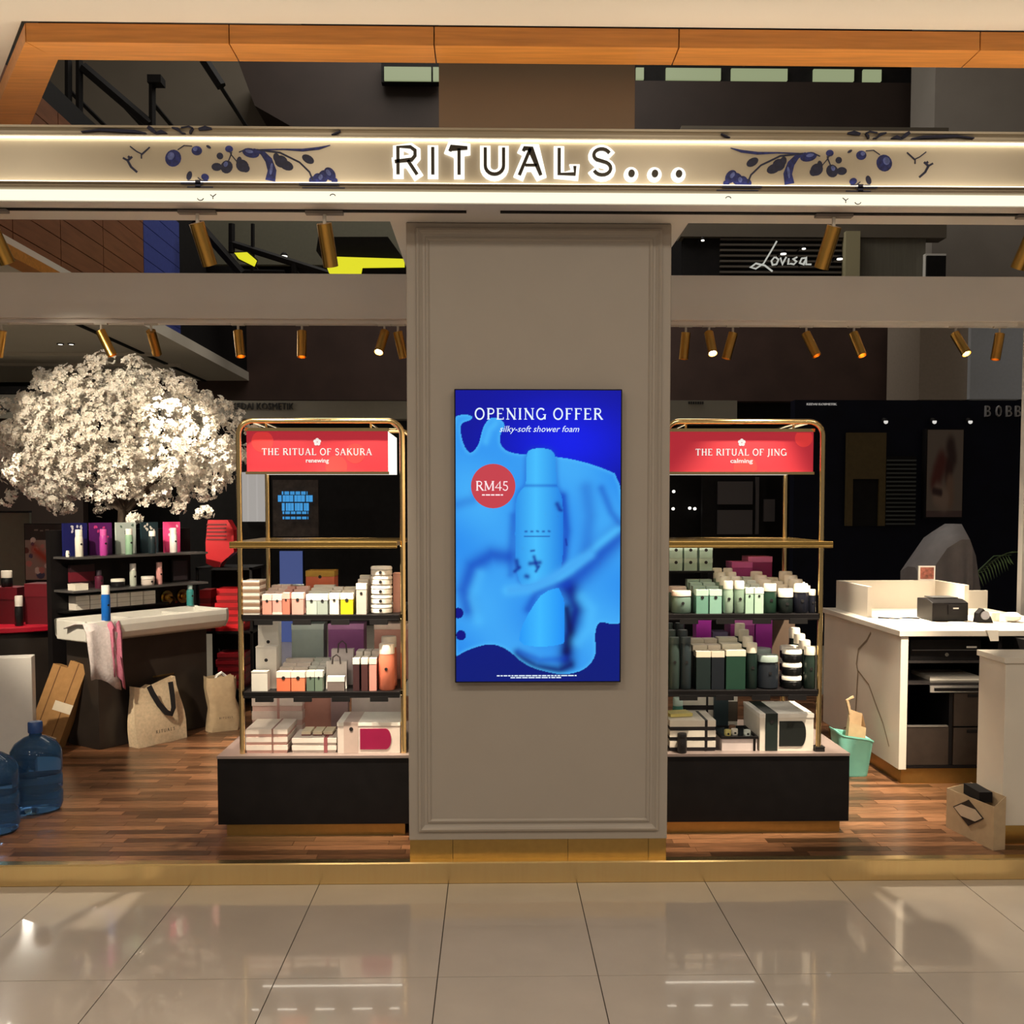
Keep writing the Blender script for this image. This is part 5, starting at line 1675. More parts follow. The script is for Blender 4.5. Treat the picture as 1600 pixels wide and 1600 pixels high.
P0 = mat('receipt_paper', (.80, .74, .64), .6)
paper('paper_sheet', [(2.60, 6.62), (2.78, 6.50), (2.80, 6.56), (2.66, 6.70)], 1.0305, P0, 'cream paper slip lying beside the counter upstand')
paper('pink_slip', [(2.74, 6.30), (2.86, 6.26), (2.90, 6.36), (2.80, 6.42)], 1.0305, mat('pink_paper', (.70, .45, .42), .6), 'crumpled pink slip in front of the printer')
rs = MB()
rs.add([(2.90, 6.45, 1.034), (3.0, 6.45, 1.034), (3.0, 5.975, 1.034), (2.93, 5.975, 1.034), (3.0, 5.968, .97), (2.95, 5.968, .97)], [(0, 3, 2, 1), (3, 5, 4, 2)])
o = rs.build('paper_strip', P0)
o.modifiers.new('thickness', 'SOLIDIFY').thickness = .002
tag(o, 'long till receipt hanging over the counter front edge', 'paper')
cb = MB().tube([(2.55, 6.68, 1.036), (2.65, 6.60, 1.036), (2.74, 6.66, 1.036), (2.80, 6.62, 1.036)], .005, 6).build('cable', M_BLACKM)
tag(cb, 'black cable lying between upstand and printer', 'cable')
td = empty('tape_dispenser', (3.126, 6.42, 1.0305), 'dark tape dispenser on the counter beside the printer', 'dispenser')
MB().prism([(3.077, 1.031), (3.179, 1.031), (3.162, 1.07), (3.113, 1.12), (3.085, 1.09)], 6.40, 6.46).build('dispenser_body', M_BLACK, td)
MB().cyl((3.126, 6.395, 1.078), (3.126, 6.40, 1.078), .028, n=16).build('tape_roll', mat('grey_tape', (.25, .25, .28), .4), td)
m_ = MB().lathe([(.028, 0), (.03, .004), (.03, .055), (.012, .058), (.012, .05)], 20)
tag(put('paper_roll', m_.mesh('paper_roll', P0, True), (3.236, 6.5, 1.0305)), 'white till roll beside the tape dispenser', 'paper roll')
m_ = MB().lathe([(.02, 0), (.05, .015), (.055, .04), (.03, .06), (.0005, .062)], 20)
tag(put('cloth_ball', m_.mesh('cloth_ball', M_CREAMW, True), (3.325, 6.45, 1.0305)), 'crumpled white wipe at the right picture edge on the counter', 'wipe')
# inside the shelves
cd_ = empty('till_unit', (2.75, 6.25, .8405), 'black cash drawer unit on the top counter shelf', 'cash drawer')
MB().box(2.52, 2.95, 6.08, 6.5, .8405, .965).build('drawer_body', M_BLACK, cd_, bevel=.003)
MB().box(2.53, 2.94, 6.074, 6.0795, .90, .905).build('drawer_gap', mat('grey_line', (.12, .12, .12), .4), cd_)
MB().box(2.86, 2.92, 6.073, 6.0795, .915, .925).build('drawer_label', M_WHITE, cd_)
MB().cyl((2.74, 6.074, .875), (2.74, 6.0795, .875), .012, n=12).build('drawer_lock', mat('chrome', (.6, .6, .6), .2, 1), cd_)
pp = tag(MB().box(2.66, 2.97, 6.12, 6.4, .7105, .735).build('paper_stack', P0, org=(0, 0, 0)), 'ream of cream paper on the middle counter shelf', 'paper')
lpj = empty('laptop', (2.82, 6.2, .655), 'closed silver-edged laptop tray below the middle shelf', 'laptop')
MB().box(2.62, 3.0, 6.035, 6.3, .692, .698).build('rail', M_BLACK, lpj)
MB().box(2.62, 3.005, 6.022, 6.034, .655, .697).build('silver_edge', mat('silver', (.75, .75, .76), .25, .9), lpj)
MB().box(2.645, 2.985, 6.018, 6.0215, .664, .682).build('edge_inlay', M_BLACK, lpj)

# second counter leg, near right
c2 = empty('counter_end', (3.0, 5.2, .1), 'near end of the white counter at the right picture edge', 'counter')
MB().box(2.50, 3.8, 4.90, 5.17, .20, 1.0).build('end_panel', M_MARB, c2, bevel=.002)
MB().box(2.49, 3.8, 4.89, 5.18, 1.001, 1.03).build('end_top', M_MARB, c2, bevel=.002)
MB().box(2.52, 3.8, 4.92, 5.15, .1, .199).build('end_skirting', M_GOLD, c2)
bk = MB().box(3.1, 3.8, 5.182, 5.99, .2, .99).build('end_link', M_BLACK, c2)

# teal bin with brown bag
bx, by = 2.238, 6.168
by += .10
bn = empty('waste_bin', (bx, by, .1), 'teal plastic bin holding a brown paper bag beside the counter', 'bin')
m_ = MB()
lev = [(0, .085, .07), (.01, .09, .075), (.24, .115, .095), (.245, .122, .10), (.255, .122, .10), (.25, .108, .088), (.02, .08, .066)]
ring = 20
vs_ = []
for z, a, b in lev:
    for i in range(ring):
        t = 2 * math.pi * i / ring
        ca_, sa_ = math.cos(t), math.sin(t)
        sq = lambda c_: math.copysign(abs(c_) ** .4, c_)
        vs_.append((bx + a * sq(ca_), by + b * sq(sa_), .1 + z + (.035 * (-ca_ if z > .2 else 0))))
fs = [(j * ring + i, j * ring + (i + 1) % ring, (j + 1) * ring + (i + 1) % ring, (j + 1) * ring + i) for j in range(len(lev) - 1) for i in range(ring)]
fs += [tuple(reversed(range(ring))), tuple(range((len(lev) - 1) * ring, len(lev) * ring))]
m_.add(vs_, fs)
m_.build('bin_body', mat('teal_plastic', (.20, .55, .46), .35, noise=.03), bn, smooth=True)
kb = empty('kraft_bag', (bx + .02, by, .125), 'brown paper bag sticking out of the teal bin', 'bag')
m_ = MB()
m_.add([(bx - .05, by - .04, .13), (bx + .06, by - .04, .13), (bx + .06, by + .04, .13), (bx - .05, by + .04, .13),
        (bx - .03, by - .045, .44), (bx + .075, by - .045, .40), (bx + .085, by + .05, .47), (bx + .0, by + .05, .50)],
       [(0, 3, 2, 1), (0, 1, 5, 4), (1, 2, 6, 5), (2, 3, 7, 6), (3, 0, 4, 7)])
m_.build('bag_body', mat('kraft_paper_light', (.50, .35, .20), .8, noise=.08, nscale=20), kb)
m_ = MB().tube([(bx - .0, by + .02, .47), (bx - .02, by + .03, .56), (bx + .02, by + .03, .58)], .01, 6)
m_.build('bag_fold', mat('kraft_paper_light', (.50, .35, .20)), kb)

# cardboard carrier with the diamond mark
qx, qy = 2.40, 5.13
cq = empty('card_carrier', (2.43, 5.0, .1), 'open cardboard carrier with black diamond mark beside the near counter end', 'carrier', rz=0)
poly = [(2.36, 5.20), (2.425, 4.83), (2.49, 4.845), (2.485, 5.20)]
m_ = MB()
bt = [(x, y, .1) for x, y in poly]
tpv = [(poly[0][0], poly[0][1], 0.305), (poly[1][0], poly[1][1], 0.314), (poly[2][0], poly[2][1], .36), (poly[3][0], poly[3][1], .335)]
m_.add(bt + tpv, [(0, 3, 2, 1), (0, 1, 5, 4), (1, 2, 6, 5), (2, 3, 7, 6), (3, 0, 4, 7)])
co_ = m_.build('carrier_body', mat('kraft_board', (.46, .34, .21), .75, noise=.06, nscale=25), cq)
co_.modifiers.new('thickness', 'SOLIDIFY').thickness = .004
a3, b3 = Vector((2.36, 5.20, 0)), Vector((2.425, 4.83, 0))
dv = (b3 - a3)
nv = Vector((dv.y, -dv.x, 0)).normalized()
if nv.x > 0:
    nv = -nv
pos = lambda u, z, off: tuple(a3 + dv * u + Vector((0, 0, z)) + nv * off)
m_ = MB()
dm = [Vector(pos(.16, 0.225, .004)), Vector(pos(.5, 0.297, .004)), Vector(pos(.82, 0.236, .004)), Vector(pos(.5, 0.163, .004))]
m_.add(dm, [(0, 1, 2, 3)], 0)
m_.build('diamond_mark', M_DOT, cq)
m_ = MB()
hx = [dm[0], dm[0].lerp(dm[1], .5), dm[1].lerp(dm[2], .5), dm[2], dm[2].lerp(dm[3], .5), dm[3].lerp(dm[0], .5)]
cc_ = sum(dm, Vector()) / 4
m_.add([p.lerp(cc_, .1) + nv * .002 for p in hx], [(0, 1, 2, 3, 4, 5)], 0)
m_.build('diamond_centre', pcol((196, 180, 158)), cq)
MB().box(2.41, 2.475, 4.95, 5.12, .30, .352).build('carrier_contents', M_BLACKM, cq)

# covered machine and palm behind the counter
cvx0, cvx1 = 3.426, 3.885
cv = MB()
pr2 = [(cvx0, 1.28), (cvx0 + .04, 1.34), (cvx0 + .19, 1.56), (cvx0 + .30, 1.63), (cvx0 + .37, 1.63), (cvx0 + .42, 1.5), (cvx1 + .01, 1.2)]
YS = [8.05, 8.2, 8.35, 8.5]
np2 = len(pr2)
vs_ = [(x, y, z - (.12 if yi == 0 else 0) - (.05 if yi == 3 else 0)) for yi, y in enumerate(YS) for (x, z) in pr2]
fs = [(yi * np2 + k, yi * np2 + k + 1, (yi + 1) * np2 + k + 1, (yi + 1) * np2 + k) for yi in range(3) for k in range(np2 - 1)]
cv.add(vs_, fs)
rim = [(p[0], YS[0], p[1] - .12) for p in pr2] + [(pr2[-1][0], y, pr2[-1][1]) for y in YS[1:]] + [(p[0], YS[-1], p[1] - .05) for p in pr2[::-1]] + [(pr2[0][0], y, pr2[0][1]) for y in YS[::-1][1:-1]]
ccx, ccy = (cvx0 + cvx1) / 2, 8.28
fine = []
for i in range(len(rim)):
    a_, b_ = Vector(rim[i]), Vector(rim[(i + 1) % len(rim)])
    for k in range(4):
        fine.append(a_.lerp(b_, k / 4))
nr = len(fine)
rings = []
for lv_ in range(6):
    t = lv_ / 5
    ring_ = []
    for i, p in enumerate(fine):
        fold = math.sin(i * 1.15) + .6 * math.sin(i * .53 + 1)
        k = 1 + math.sqrt(t) * (.04 + .05 * fold)
        ring_.append((ccx + (p.x - ccx) * k, ccy + (p.y - ccy) * k - .02 * t * fold, p.z * (1 - t) + .12 * t))
    rings += ring_
cv.add(rings, [(j * nr + i, (j + 1) * nr + i, (j + 1) * nr + (i + 1) % nr, j * nr + (i + 1) % nr) for j in range(5) for i in range(nr)])
ce = empty('covered_machine', (ccx, ccy, .1), 'machine under a grey dust cover behind the cash counter', 'machine')
cvo = cv.build('dust_cover', mat('grey_dust_cover', (.20, .185, .19), .6, noise=.1, nscale=10, bump=.2), ce, smooth=True)
MB().box(cvx0 + .05, cvx1 - .05, 8.12, 8.44, .1, 1.15).build('machine_body', M_BLACKM, ce)
pl_ = empty('potted_palm', (4.149, 8.72, .1), 'potted palm with one arching green frond behind the counter', 'plant')
px_ = 4.133
MB().lathe([(.11, 0), (.14, .3), (.12, .3), (.12, .27), (.01, .27)], 18, (px_, 8.72, .1)).build('pot', M_BLACK, pl_, smooth=True)
MB().tube([(px_, 8.72, .35), (px_ + .0, 8.72, .9), (px_ + .05, 8.7, 1.22), (px_ + .16, 8.66, 1.35), (px_ + .29, 8.62, 1.36)], [.012, .01, .008, .005, .003], 6).build('stem', mat('green_stem', (.08, .14, .05), .6), pl_)
M_LEAF = mat('palm_leaf', (.26, .42, .17), .45, noise=.25, nscale=20)
for k in range(13):
    t = k / 12
    x = px_ + .01 + .28 * t
    z = 1.19 + .17 * math.sin(t * 1.57)
    ln = .15 * (1 - .35 * abs(t - .5)) * (1 if t < .9 else .7)
    m_ = MB()
    for sgn in (1, -1):
        dxl, dzl = (.05, .045) if sgn > 0 else (.055, -.13)
        m_.add([(x - .012, 8.66, z), (x + dxl * .4, 8.64 - .03 * sgn, z + dzl * .55 + .005), (x + dxl, 8.62 - .06 * sgn, z + dzl * ln / .13), (x + .018, 8.65, z + dzl * .35)], [(0, 1, 2, 3)])
    m_.build('leaf', M_LEAF, pl_)

# ------------------------------------------------------------------ the mall beyond the shop
YB = 18.6
bw = struct(MB().box(-14, 12, YB + .3, YB + .5, 0, 12).build('wall_back', M_BLACKM))
# slab fascia levels across the void
f1 = struct(MB().box(-6.088, 7.926, YB, YB + .29, 3.706, 5.35).build('wall_fascia_lower', M_MAROON))
MB().box(7.73, 8.083, YB - .1, YB + .28, 4.026, 5.4).build('wall_column_step', M_BROWNGREY)['kind'] = 'structure'
MB().box(7.104, 7.967, 17.0, 18.4, 3.569, 5.0).build('wall_column_brown', mat('warm_grey_wall', (.46, .38, .31), .8, noise=.05))['kind'] = 'structure'
MB().box(7.91, 8.781, 16.9, 18.4, 3.569, 5.0).build('wall_column_blue', M_BLUEGREY)['kind'] = 'structure'
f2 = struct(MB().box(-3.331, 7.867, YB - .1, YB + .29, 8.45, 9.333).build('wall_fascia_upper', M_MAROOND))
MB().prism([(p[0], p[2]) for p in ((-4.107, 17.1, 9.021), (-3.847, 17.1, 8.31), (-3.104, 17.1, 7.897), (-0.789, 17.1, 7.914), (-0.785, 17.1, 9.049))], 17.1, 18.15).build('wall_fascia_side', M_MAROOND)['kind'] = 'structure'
MB().box(7.401, 9.628, 17.3, 18.3, 5.6, 11.0).build('wall_column_grey', M_GREY)['kind'] = 'structure'
# top light slot with greenish panels
M_GREENL = emat('greenish_light_panel', S(158, 168, 128), .8)
lt_ = empty('ceiling_light_row', (3.5, YB - .05, 9.367), 'row of greenish light panels high above the dark bulkhead', 'light fitting')
MB().box(2.561, 7.985, YB, YB + .2, 9.333, 9.866).build('slot_back', M_BLACKM, lt_)
for a, b in ((990, 1002), (1036, 1120), (1136, 1222), (1262, 1324), (1338, 1366)):
    pass
for xa, xb in ((2.571, 2.71), (3.105, 4.082), (4.269, 5.272), (5.739, 6.464), (6.628, 6.956)):
    MB().box(xa, xb, YB - .08, YB - .02, 9.37, 9.569).build('light_panel', M_GREENL, lt_)
lt_ = empty('ceiling_light_pair', (-1.347, 16.9, 8.64), 'pair of greenish light panels above the bulkhead beside the pillar', 'light fitting')
MB().box(-1.768, -0.821, 16.9, 17.05, 8.62, 8.973).build('slot_back', M_BLACKM, lt_)
for xa, xb in ((-1.715, -0.963), (-0.932, -0.817)):
    MB().box(xa, xb, 16.84, 16.89, 8.629, 8.84).build('light_panel', M_GREENL, lt_)
# upper left: sloping soffit of the upper gallery with rails
M_OLIVE = mat('olive_grey_soffit', (.13, .11, .085), .85, noise=.05, nscale=2)
MB().box(-11, -3.331, 18.2, 18.5, 6.2, 11).build('wall_upper_left', M_OLIVE)['kind'] = 'structure'
er = empty('escalator_rail', (-5.099, 14.0, 6.0), 'dark sloping rail and struts in the upper gallery', 'railing')
for a, b in (((-5.407, 14.0, 7.602), (-4.535, 14.0, 6.86)), ((-5.999, 14.0, 7.431), (-5.255, 14.0, 6.771)), ((-3.819, 14.0, 7.724), (-3.587, 14.0, 7.368))):
    MB().tube([a, b], .07, 6).build('rail', M_BLACKM, er)
for a, b in (((-5.599, 14.0, 7.684), (-5.614, 14.0, 6.977)), ((-5.455, 14.0, 7.685), (-5.471, 14.0, 6.937)), ((-4.499, 14.0, 7.485), (-4.511, 14.0, 6.777))):
    MB().tube([a, b], .05, 6).build('strut', M_BLACKM, er)
MB().box(*(lambda p: (p[0] - .08, p[0] + .1, 13.9, 14.1, p[2] - .05, p[2] + .05))((-4.457, 14.0, 7.427))).build('camera_dome', M_BLACKM, er)

for a in ((-4.993, 14.0, 7.232), (-5.67, 14.0, 7.102), (-3.72, 14.0, 7.558), (-5.607, 14.0, 7.31), (-4.504, 14.0, 7.152)):
    MB().tube([a, (a[0], 18.19, a[2])], .03, 6).build('wall_bracket', M_BLACKM, er)
# middle band left: gallery wall, escalator rail, yellow and black shop band
gw = MB().box(-5.237, -1.276, 16.0, 16.1, 5.5, 7.5)
struct(gw.build('wall_gallery', mat('green_grey_gallery', (.15, .145, .105), .8, noise=.04)))
es = empty('escalator_handrail', (-3.801, 14.5, 5.262), 'black escalator handrail sloping down in the gallery behind the shop', 'handrail')
for a, b, r_ in (((-4.103, 14.5, 5.742), (-3.468, 14.5, 5.018), .07), ((-3.622, 14.5, 5.439), (-2.208, 14.5, 5.006), .05), ((-3.6, 14.5, 5.701), (-3.606, 14.5, 5.307), .05), ((-3.309, 14.5, 5.703), (-3.318, 14.5, 5.001), .03), ((-2.739, 14.5, 5.18), (-2.741, 14.5, 4.986), .05), ((-3.494, 14.5, 5.053), (-2.874, 14.5, 5.047), .03)):
    MB().tube([a, b], r_, 6).build('rail', M_BLACKM, es)
for a in ((-3.869, 14.5, 5.472), (-2.828, 14.5, 5.197)):
    MB().tube([a, (a[0], 15.99, a[2])], .02, 6).build('wall_bracket', M_BLACKM, es)
M_YEL = emat('yellow_light_band', S(226, 222, 40), 1.0)
yb_ = empty('yellow_shop_band', (-1.58, 13.0, 4.829), 'glowing yellow band under a black shop canopy in the gallery', 'canopy')
MB().prism([(p[0], p[2]) for p in ((-2.158, 13.0, 5.141), (-1.29, 13.0, 5.146), (-1.085, 13.0, 4.863), (-2.097, 13.0, 4.874), (-2.184, 13.0, 4.968))], 13.0, 16.0).build('canopy', M_BLACKM, yb_)
MB().prism([(p[0], p[2]) for p in ((-2.089, 12.95, 4.878), (-1.08, 12.95, 4.851), (-1.081, 12.95, 4.764), (-1.606, 12.95, 4.754), (-1.622, 12.95, 4.675), (-2.011, 12.95, 4.674))], 12.9, 12.98).build('light_band', M_YEL, yb_)
yb_ = empty('yellow_lamp', (-3.328, 14.0, 5.143), 'small yellow glowing sign by the escalator rail', 'lamp')
MB().prism([(p[0], p[2]) for p in ((-3.447, 14.0, 5.185), (-3.276, 14.0, 5.194), (-3.158, 14.0, 5.093), (-3.193, 14.0, 5.016), (-3.397, 14.0, 5.117))], 14.0, 14.06).build('lamp_face', M_YEL, yb_)
MB().prism([(p[0], p[2]) for p in ((-3.476, 14.05, 5.214), (-3.271, 14.05, 5.223), (-3.152, 14.05, 5.113), (-3.187, 14.05, 5.011), (-3.426, 14.05, 5.112))], 14.065, 14.1).build('lamp_back', M_BLACKM, yb_)
MB().tube([(-3.309, 14.1, 5.15), (-3.354, 15.999, 5.15)], .02, 6).build('wall_bracket', M_BLACKM, yb_)

# middle band right: upper shop with script sign
MB().box(2.977, 5.601, 16.0, 16.2, 5.2, 5.939).build('wall_upper_shop', M_BLACKM)['kind'] = 'structure'
MB().box(2.908, 7.027, 15.9, 16.2, 5.933, 7.6).build('wall_upper_lintel', M_OLIVE)['kind'] = 'structure'
MB().box(5.431, 5.651, 15.8, 15.98, 5.2, 6.002).build('column_cream', mat('cream_post', (.40, .36, .22), .6))['kind'] = 'structure'
MB().box(5.704, 6.726, 15.95, 16.15, 5.2, 5.961).build('wall_upper_panel', mat('olive_panel', (.15, .14, .11), .7, noise=.08, nscale=6, stretch=(8, 1, .3)))['kind'] = 'structure'
sl = empty('slatted_screen', (4.11, 15.95, 5.5), 'dark slatted shutter behind the white script sign', 'shutter')
for k in range(7):
    z = 5.391 + k * .083
    MB().box(3.528, 5.415, 15.93, 15.98, z, z + .03).build('slat', mat('brown_slat', (.10, .085, .07), .6), sl)
wb = empty('white_edged_box', (6.698, 15.8, 5.358), 'dark upper window with a white edge beside the grey column', 'window box')
MB().box(6.683, 7.005, 15.85, 15.94, 5.2, 5.679).build('box_edge', M_WHITE, wb)
MB().box(6.692, 6.983, 15.80, 15.845, 5.2, 5.637).build('box_face', M_BLACKM, wb)
lv = empty('script_sign', (4.355, 15.7, 5.45), 'white handwritten script shop sign in the upper gallery', 'sign')
sc_ = lambda pts: [(4.404 + (x - 1215) * .00985, 5.498 - (y - 410) * .00985) for x, y in pts]
m_ = MB()
for pts in ([(1208, 378), (1200, 392), (1188, 412), (1176, 420), (1168, 418), (1176, 412), (1190, 415), (1202, 424)],
            [(1205, 402), (1200, 408), (1202, 414), (1208, 413), (1211, 406), (1206, 402)],
            [(1214, 403), (1217, 413), (1223, 402)], [(1227, 404), (1226, 413), (1230, 412)],
            [(1240, 402), (1234, 405), (1239, 409), (1235, 413), (1230, 412)],
            [(1255, 403), (1247, 404), (1244, 411), (1250, 413), (1255, 403), (1254, 413), (1262, 413)]):
    m_.ribbon(sc_(pts), .022, 15.68, 15.70)
for q_ in (1195, 1215, 1250):
    MB().tube([(4.404 + (q_ - 1215) * .00985, 15.70, 5.498), (4.404 + (q_ - 1215) * .00985, 15.93, 5.498)], .01, 6).build('standoff', M_BLACKM, lv)
m_.build('lettering', emat('script_white', S(205, 205, 195), .75), lv)
for q, (a, r_) in enumerate((((4.413, 15.6, 5.608), .045), ((4.723, 15.6, 5.686), .03), ((5.271, 15.6, 5.536), .045), ((3.188, 15.6, 5.802), .025), ((-3.099, 15.6, 5.534), .05))):
    e = empty('gallery_downlight', a, 'small glowing gallery downlight, %s' % ('over the middle of the script sign', 'over the end of the script sign', 'beside the cream post', 'nearest the pillar', 'above the escalator rail')[q], 'downlight', 'gallery downlights')
    MB().lathe([(r_, 0), (r_ * 1.05, .02), (r_ * .6, .05)], 12, a).build('lamp_housing', M_BLACKM, e)
    MB().cyl(a, (a[0], a[1], a[2] - .015), r_ * .95, n=12).build('lamp_glass', M_DIM, e)
    MB().tube([(a[0], a[1], a[2] + .045), (a[0], 15.995, a[2] + .045)], .012, 6).build('lamp_arm', M_BLACKM, e)

# ground floor shops beyond, tree side
M_SIGNW = mat('grey_sign_band', (.22, .20, .165), .7, noise=.03)
kb_ = empty('shop_sign', (-2.5, 15.0, 3.105), 'grey shop fascia with dark cosmetics lettering beyond the rack', 'sign')
MB().box(-4.355, -0.729, 15.0, 15.3, 3.059, 3.318).build('fascia', M_SIGNW, kb_)
t = MB()
sans(t, 'KEDAI KOSMETIK', -3.308, 3.191, .095, 14.975, 14.998, width=.89)
t.build('lettering', M_DOT, kb_)
MB().box(-4.661, -0.653, 15.4, 15.5, 0, 3.093).build('wall_far_shop', M_BLACKM)['kind'] = 'structure'
MB().box(-5.977, -4.326, 15.0, 15.3, 3.059, 3.383).build('wall_far_band', M_BLACKM)['kind'] = 'structure'
# white product shelves seen through the rack
sh = empty('far_product_shelf', (-3.391, 14.8, 0), 'far lit white product shelving seen through the gold rack', 'shelf')
for xa, xb in ((-3.545, -3.464), (-3.437, -3.337), (-3.31, -3.211)):
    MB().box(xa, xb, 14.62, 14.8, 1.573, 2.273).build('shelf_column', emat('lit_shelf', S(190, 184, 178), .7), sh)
MB().box(-3.572, -3.184, 14.81, 14.9, 0, 2.3).build('shelf_back', M_BLACKM, sh)
bs_ = empty('blue_promo_screen', (-2.776, 14.55, 1.438), 'dark promo board with glowing blue lettering seen through the rack', 'screen')
MB().box(-3.081, -2.444, 14.52, 14.58, 1.365, 2.161).build('board', mat('brown_board', (.05, .035, .03), .6, noise=.5, nscale=12), bs_)
MB().box(-2.821, -2.731, 14.54, 14.57, 0, 1.365).build('stand', M_BLACKM, bs_)
t = MB()
zz = 1.89
for (xa, xb, za, zb) in ((440, 480, 768, 773), (434, 488, 774, 784), (440, 482, 786, 798), (441, 481, 799, 803), (441, 481, 807, 811)):
    x_a = -2.776 + (xa - 460) * .00908
    x_b = -2.776 + (xb - 460) * .00908
    n_ = 9 if zb - za > 6 else 14
    for i in range(n_):
        MB().box(x_a + (x_b - x_a) * i / n_ + .006 + .012 * (i % 3 == 1), x_a + (x_b - x_a) * (i + 1) / n_, 14.505, 14.519, zz - (zb - 780) * .0091, zz - (za - 780) * .0091).build('letter', emat('cyan_letters', S(70, 165, 235), .8), bs_)
ps = empty('far_blue_panel', (-2.635, 13.5, 0), 'pale blue standing panel beyond the upper shelf', 'panel')
MB().box(-2.785, -2.493, 13.5, 13.55, 0, 1.198).build('panel_face', emat('blue_panel', S(84, 100, 160), .6), ps)
MB().box(-2.802, -2.476, 13.56, 13.6, 0, 1.215).build('panel_back', M_BLACKM, ps)
# far left: arch and letters behind the blossoms
MB().box(-8.182, -6.32, 16.0, 16.2, 0, 3.146).build('wall_far_left', mat('dark_brown_shop', (.03, .018, .014), .6))['kind'] = 'structure'
ls = empty('arch_sign', (-7.256, 15.9, 3.186), 'grey shop fascia with black round letters at the left picture edge', 'sign')
MB().box(-8.131, -6.085, 15.9, 15.98, 3.137, 3.5).build('fascia', M_SIGNW, ls)
for xo in (-7.518, -7.382):
    t = MB()
    sans(t, 'O', xo, 3.24, .10, 15.87, 15.899, bold=.03)
    t.build('letter', M_DOT, ls)
MB().box(-8.131, -6.866, 15.85, 15.98, 3.51, 3.618).build('arch_band', M_BLACKM, ls)
# ceiling details over the tree: recessed lamps and cove lines
for q, a in enumerate(((-5.323, 12.0, 3.819), (-5.221, 12.0, 3.826), (-5.119, 12.0, 3.812), (-5.993, 14.5, 3.801), (-5.843, 14.5, 3.775))):
    e = empty('recessed_lamp', (a[0], a[1], 4.049), 'recessed ceiling lamp beyond the tree, %s' % ('first of the near trio', 'middle of the near trio', 'last of the near trio', 'first of the far pair', 'second of the far pair')[q], 'downlight', 'recessed lamps over the far concourse')
    MB().lathe([(.045, -.012), (.05, 0), (.03, 0)], 14, (a[0], a[1], 4.049)).build('rim', M_BLACKM, e)
    MB().cyl((a[0], a[1], 4.04), (a[0], a[1], 4.034), .03, n=12).build('lamp_glass', M_DIM, e)
for y_, nm in ((15.3, 7), (16.4, 8)):
    MB().box(-12, -4.9, y_, y_ + .06, 4.0, 4.048).build('trim_%d' % nm, M_CEIL)['kind'] = 'structure'

# ground floor shops beyond, counter side
MB().box(3.852, 7.65, 13.0, 13.2, 0, 3.133).build('wall_navy_shop', M_NAVY)['kind'] = 'structure'
MB().box(2.033, 4.679, 14.0, 14.1, 0, 2.971).build('wall_dark_shop', M_BLACKM)['kind'] = 'structure'
k2 = empty('far_sign_band', (2.787, 13.6, 2.936), 'pale grey far shop band above the rack by the counter', 'sign')
MB().box(1.975, 3.258, 13.6, 13.998, 2.894, 3.188).build('fascia', mat('pale_grey_band', (.27, .26, .22), .7), k2)
t = MB()
for i in range(7):
    t.box(2.607 + i * .03, 2.607 + i * .03 + .02, 13.585, 13.599, 3.138, 3.172)
t.build('lettering', M_DOT, k2)
k3 = empty('far_small_sign', (4.165, 12.97, 3.043), 'tiny white cosmetics lettering on the dark shop band', 'sign')
t = MB()
sans(t, 'KEDAI KOSMETIK', 4.187, 3.066, .026, 12.97, 12.998, width=.38)
t.build('lettering', emat('far_white_letters', S(150, 145, 140), .8), k3)
k4 = empty('far_letter_sign', (6.473, 12.97, 2.915), 'grey block letters on the navy shopfront above the counter', 'sign')
for q, ch in enumerate('BOBB'):
    t = MB()
    sans(t, ch, (6.31, 6.45, 6.582, 6.698)[q], 2.925, .14, 12.96, 12.998, width=.068)
    t.build('letter', mat('grey_letter', (.32, .32, .34), .5), k4)
for q, a in enumerate(((4.977, 12.9, 2.851), (5.596, 12.9, 2.852), (6.053, 12.9, 2.853))):
    e = empty('shopfront_lamp', a, 'small lit lamp on the navy shopfront, %s' % ('nearest the rack', 'above the poster edge', 'nearest the grey letters')[q], 'lamp', 'lamps on the navy shopfront')
    MB().cyl(a, (a[0], a[1] + .07, a[2] + .03), .03, n=12).build('lamp_housing', M_BLACKM, e)
    MB().cyl((a[0], a[1] - .006, a[2]), (a[0], a[1] - .001, a[2]), .028, n=12).build('lamp_glass', emat('far_lamp', (1, .96, .9), .7), e)


def far_poster(u, v):
    out = np.ones(u.shape + (3,)) * lin((120, 108, 100))
    out[v > .93] = lin((90, 70, 70))
    for pts, w, c in (([(.65, .2), (.7, .32), (.62, .4)], .14, (54, 30, 28)), ([(.4, .38), (.3, .5), (.25, .6)], .16, (92, 34, 28)), ([(.62, .45), (.6, .55)], .1, (60, 22, 20)),
                      ([(.65, .62), (.66, .8)], .12, (130, 104, 90)), ([(.3, .75), (.5, .8)], .14, (150, 128, 116)), ([(.2, .7), (.4, .72)], .05, (60, 34, 34))):
        k = np.exp(-(seg_dist(u, v, pts) / w) ** 4)[..., None]
        out = out * (1 - k) + lin(c) * k
    return out


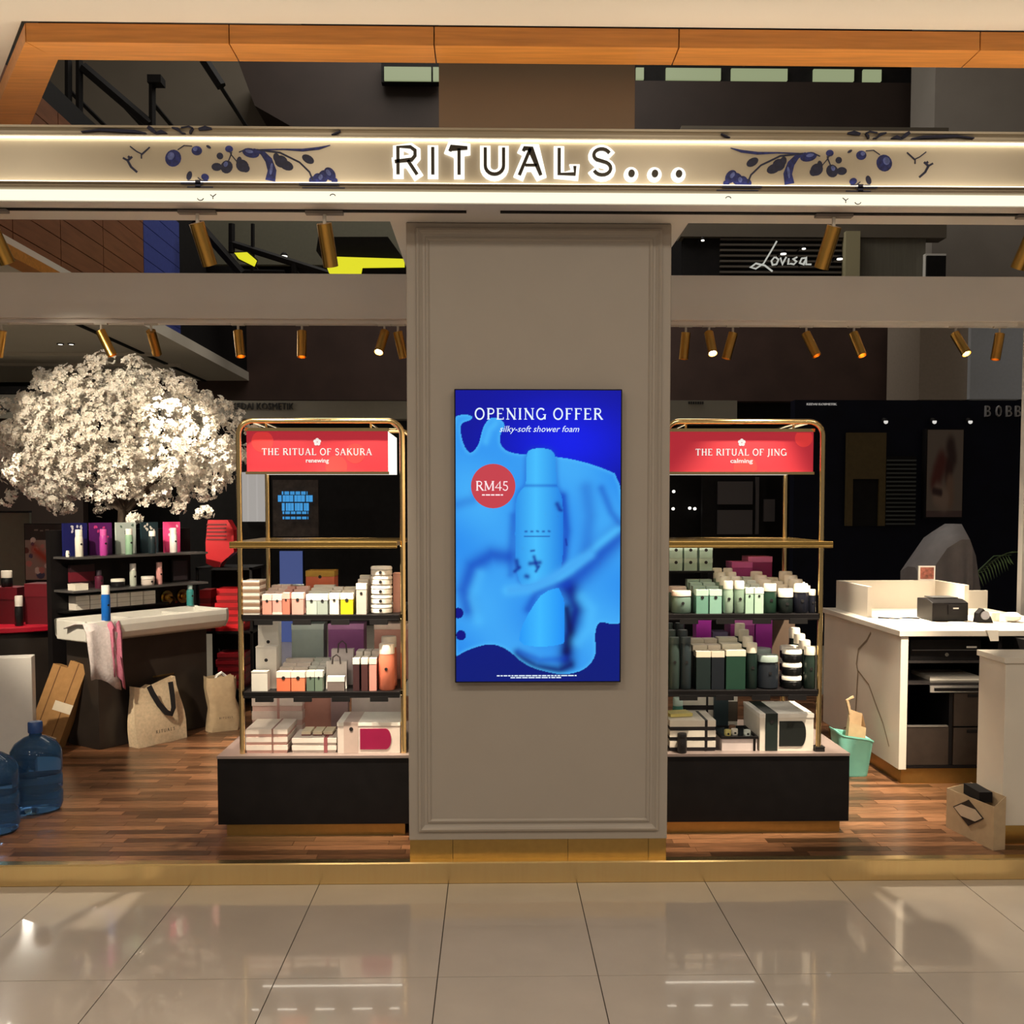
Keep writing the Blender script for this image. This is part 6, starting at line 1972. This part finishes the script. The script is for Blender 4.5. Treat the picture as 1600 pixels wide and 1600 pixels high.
fp_ = empty('far_poster', (5.722, 12.9, 1.634), 'dim poster with dark red bottle shapes on the navy shopfront', 'poster')
MB().box(5.487, 5.958, 12.86, 12.998, 1.634, 2.764).build('poster_board', M_BLACKM, fp_)
picture('poster_print', fp_, 5.495, 5.95, 1.65, 2.748, 12.855, 40, 90, far_poster, 0)
lo2 = empty('louvre_panel', (5.186, 12.9, 1.537), 'dark louvre panel beside the far poster', 'louvre')
MB().box(4.998, 5.382, 12.93, 12.97, 1.537, 2.42).build('louvre_back', M_BLACKM, lo2)
for k in range(16):
    z = 1.553 + k * .0535
    MB().box(5.006, 5.374, 12.89, 12.93, z, z + .02).build('slat', mat('grey_slat', (.07, .08, .08), .6), lo2)
dr_ = empty('far_doorway', (4.752, 12.9, 0), 'dim ochre doorway on the navy shopfront beside the louvre', 'doorway')
m_ = MB()
xa, xb, xc, xd = 4.499, 4.581, 4.916, 4.998
zt_, zi_, zb_ = 2.716, 2.132, 1.537
m_.box(xa, xb, 12.92, 12.98, zb_, zt_).box(xc, xd, 12.92, 12.98, zb_, zt_).box(xb, xc, 12.92, 12.98, zi_, zt_)
m_.build('door_surround', mat('dim_ochre', (.10, .07, .025), .7, noise=.1), dr_)
MB().box(xb, xc, 12.96, 12.98, zb_, zi_).build('door_leaf', M_BLACKM, dr_)
# far fittings seen through the rack by the counter
cb_ = empty('far_cabinet', (3.234, 13.5, 0), 'far dark framed cabinet seen through the rack by the counter', 'cabinet')
MB().box(2.809, 3.659, 13.6, 13.7, 0, 2.258).build('cabinet_back', M_BLACKM, cb_)
for xa, xb, za, zb in ((3.004, 3.464, 1.813, 2.116), (3.004, 3.464, 1.417, 1.738), (3.506, 3.549, 1.417, 2.175), (3.617, 3.762, 1.586, 1.881), (4.427, 4.512, 1.544, 1.881)):
    MB().box(xa, xb, 13.54, 13.59, za, zb).build('cabinet_panel', mat('grey_cabinet_panel', (.09, .08, .085), .5), cb_)
for q, a in enumerate(((2.478, 13.93, 1.755), (2.705, 13.93, 1.763), (2.775, 13.93, 1.755), (2.484, 13.93, 1.99))):
    e = empty('far_spark_lamp', a, 'tiny white lamp in the far dark shop, %s' % ('nearest the pillar', 'second from the pillar', 'third from the pillar', 'above the one nearest the pillar')[q], 'lamp', 'tiny lamps in the far dark shop')
    MB().cyl(a, (a[0], a[1] + .03, a[2]), .02, n=10).build('lamp_glass', M_DIM, e)
    MB().cyl((a[0], a[1] + .031, a[2]), (a[0], a[1] + .06, a[2]), .022, n=10).build('lamp_housing', M_BLACKM, e)
# far side walls of the concourse so that nothing ends in the open
MB().box(-14.2, -14, 5, 24, 0, 4.05).build('wall_far_side', M_BLACKM)['kind'] = 'structure'
MB().box(12, 12.2, 5, 24, 0, 12).build('wall_right', M_BLACKM)['kind'] = 'structure'
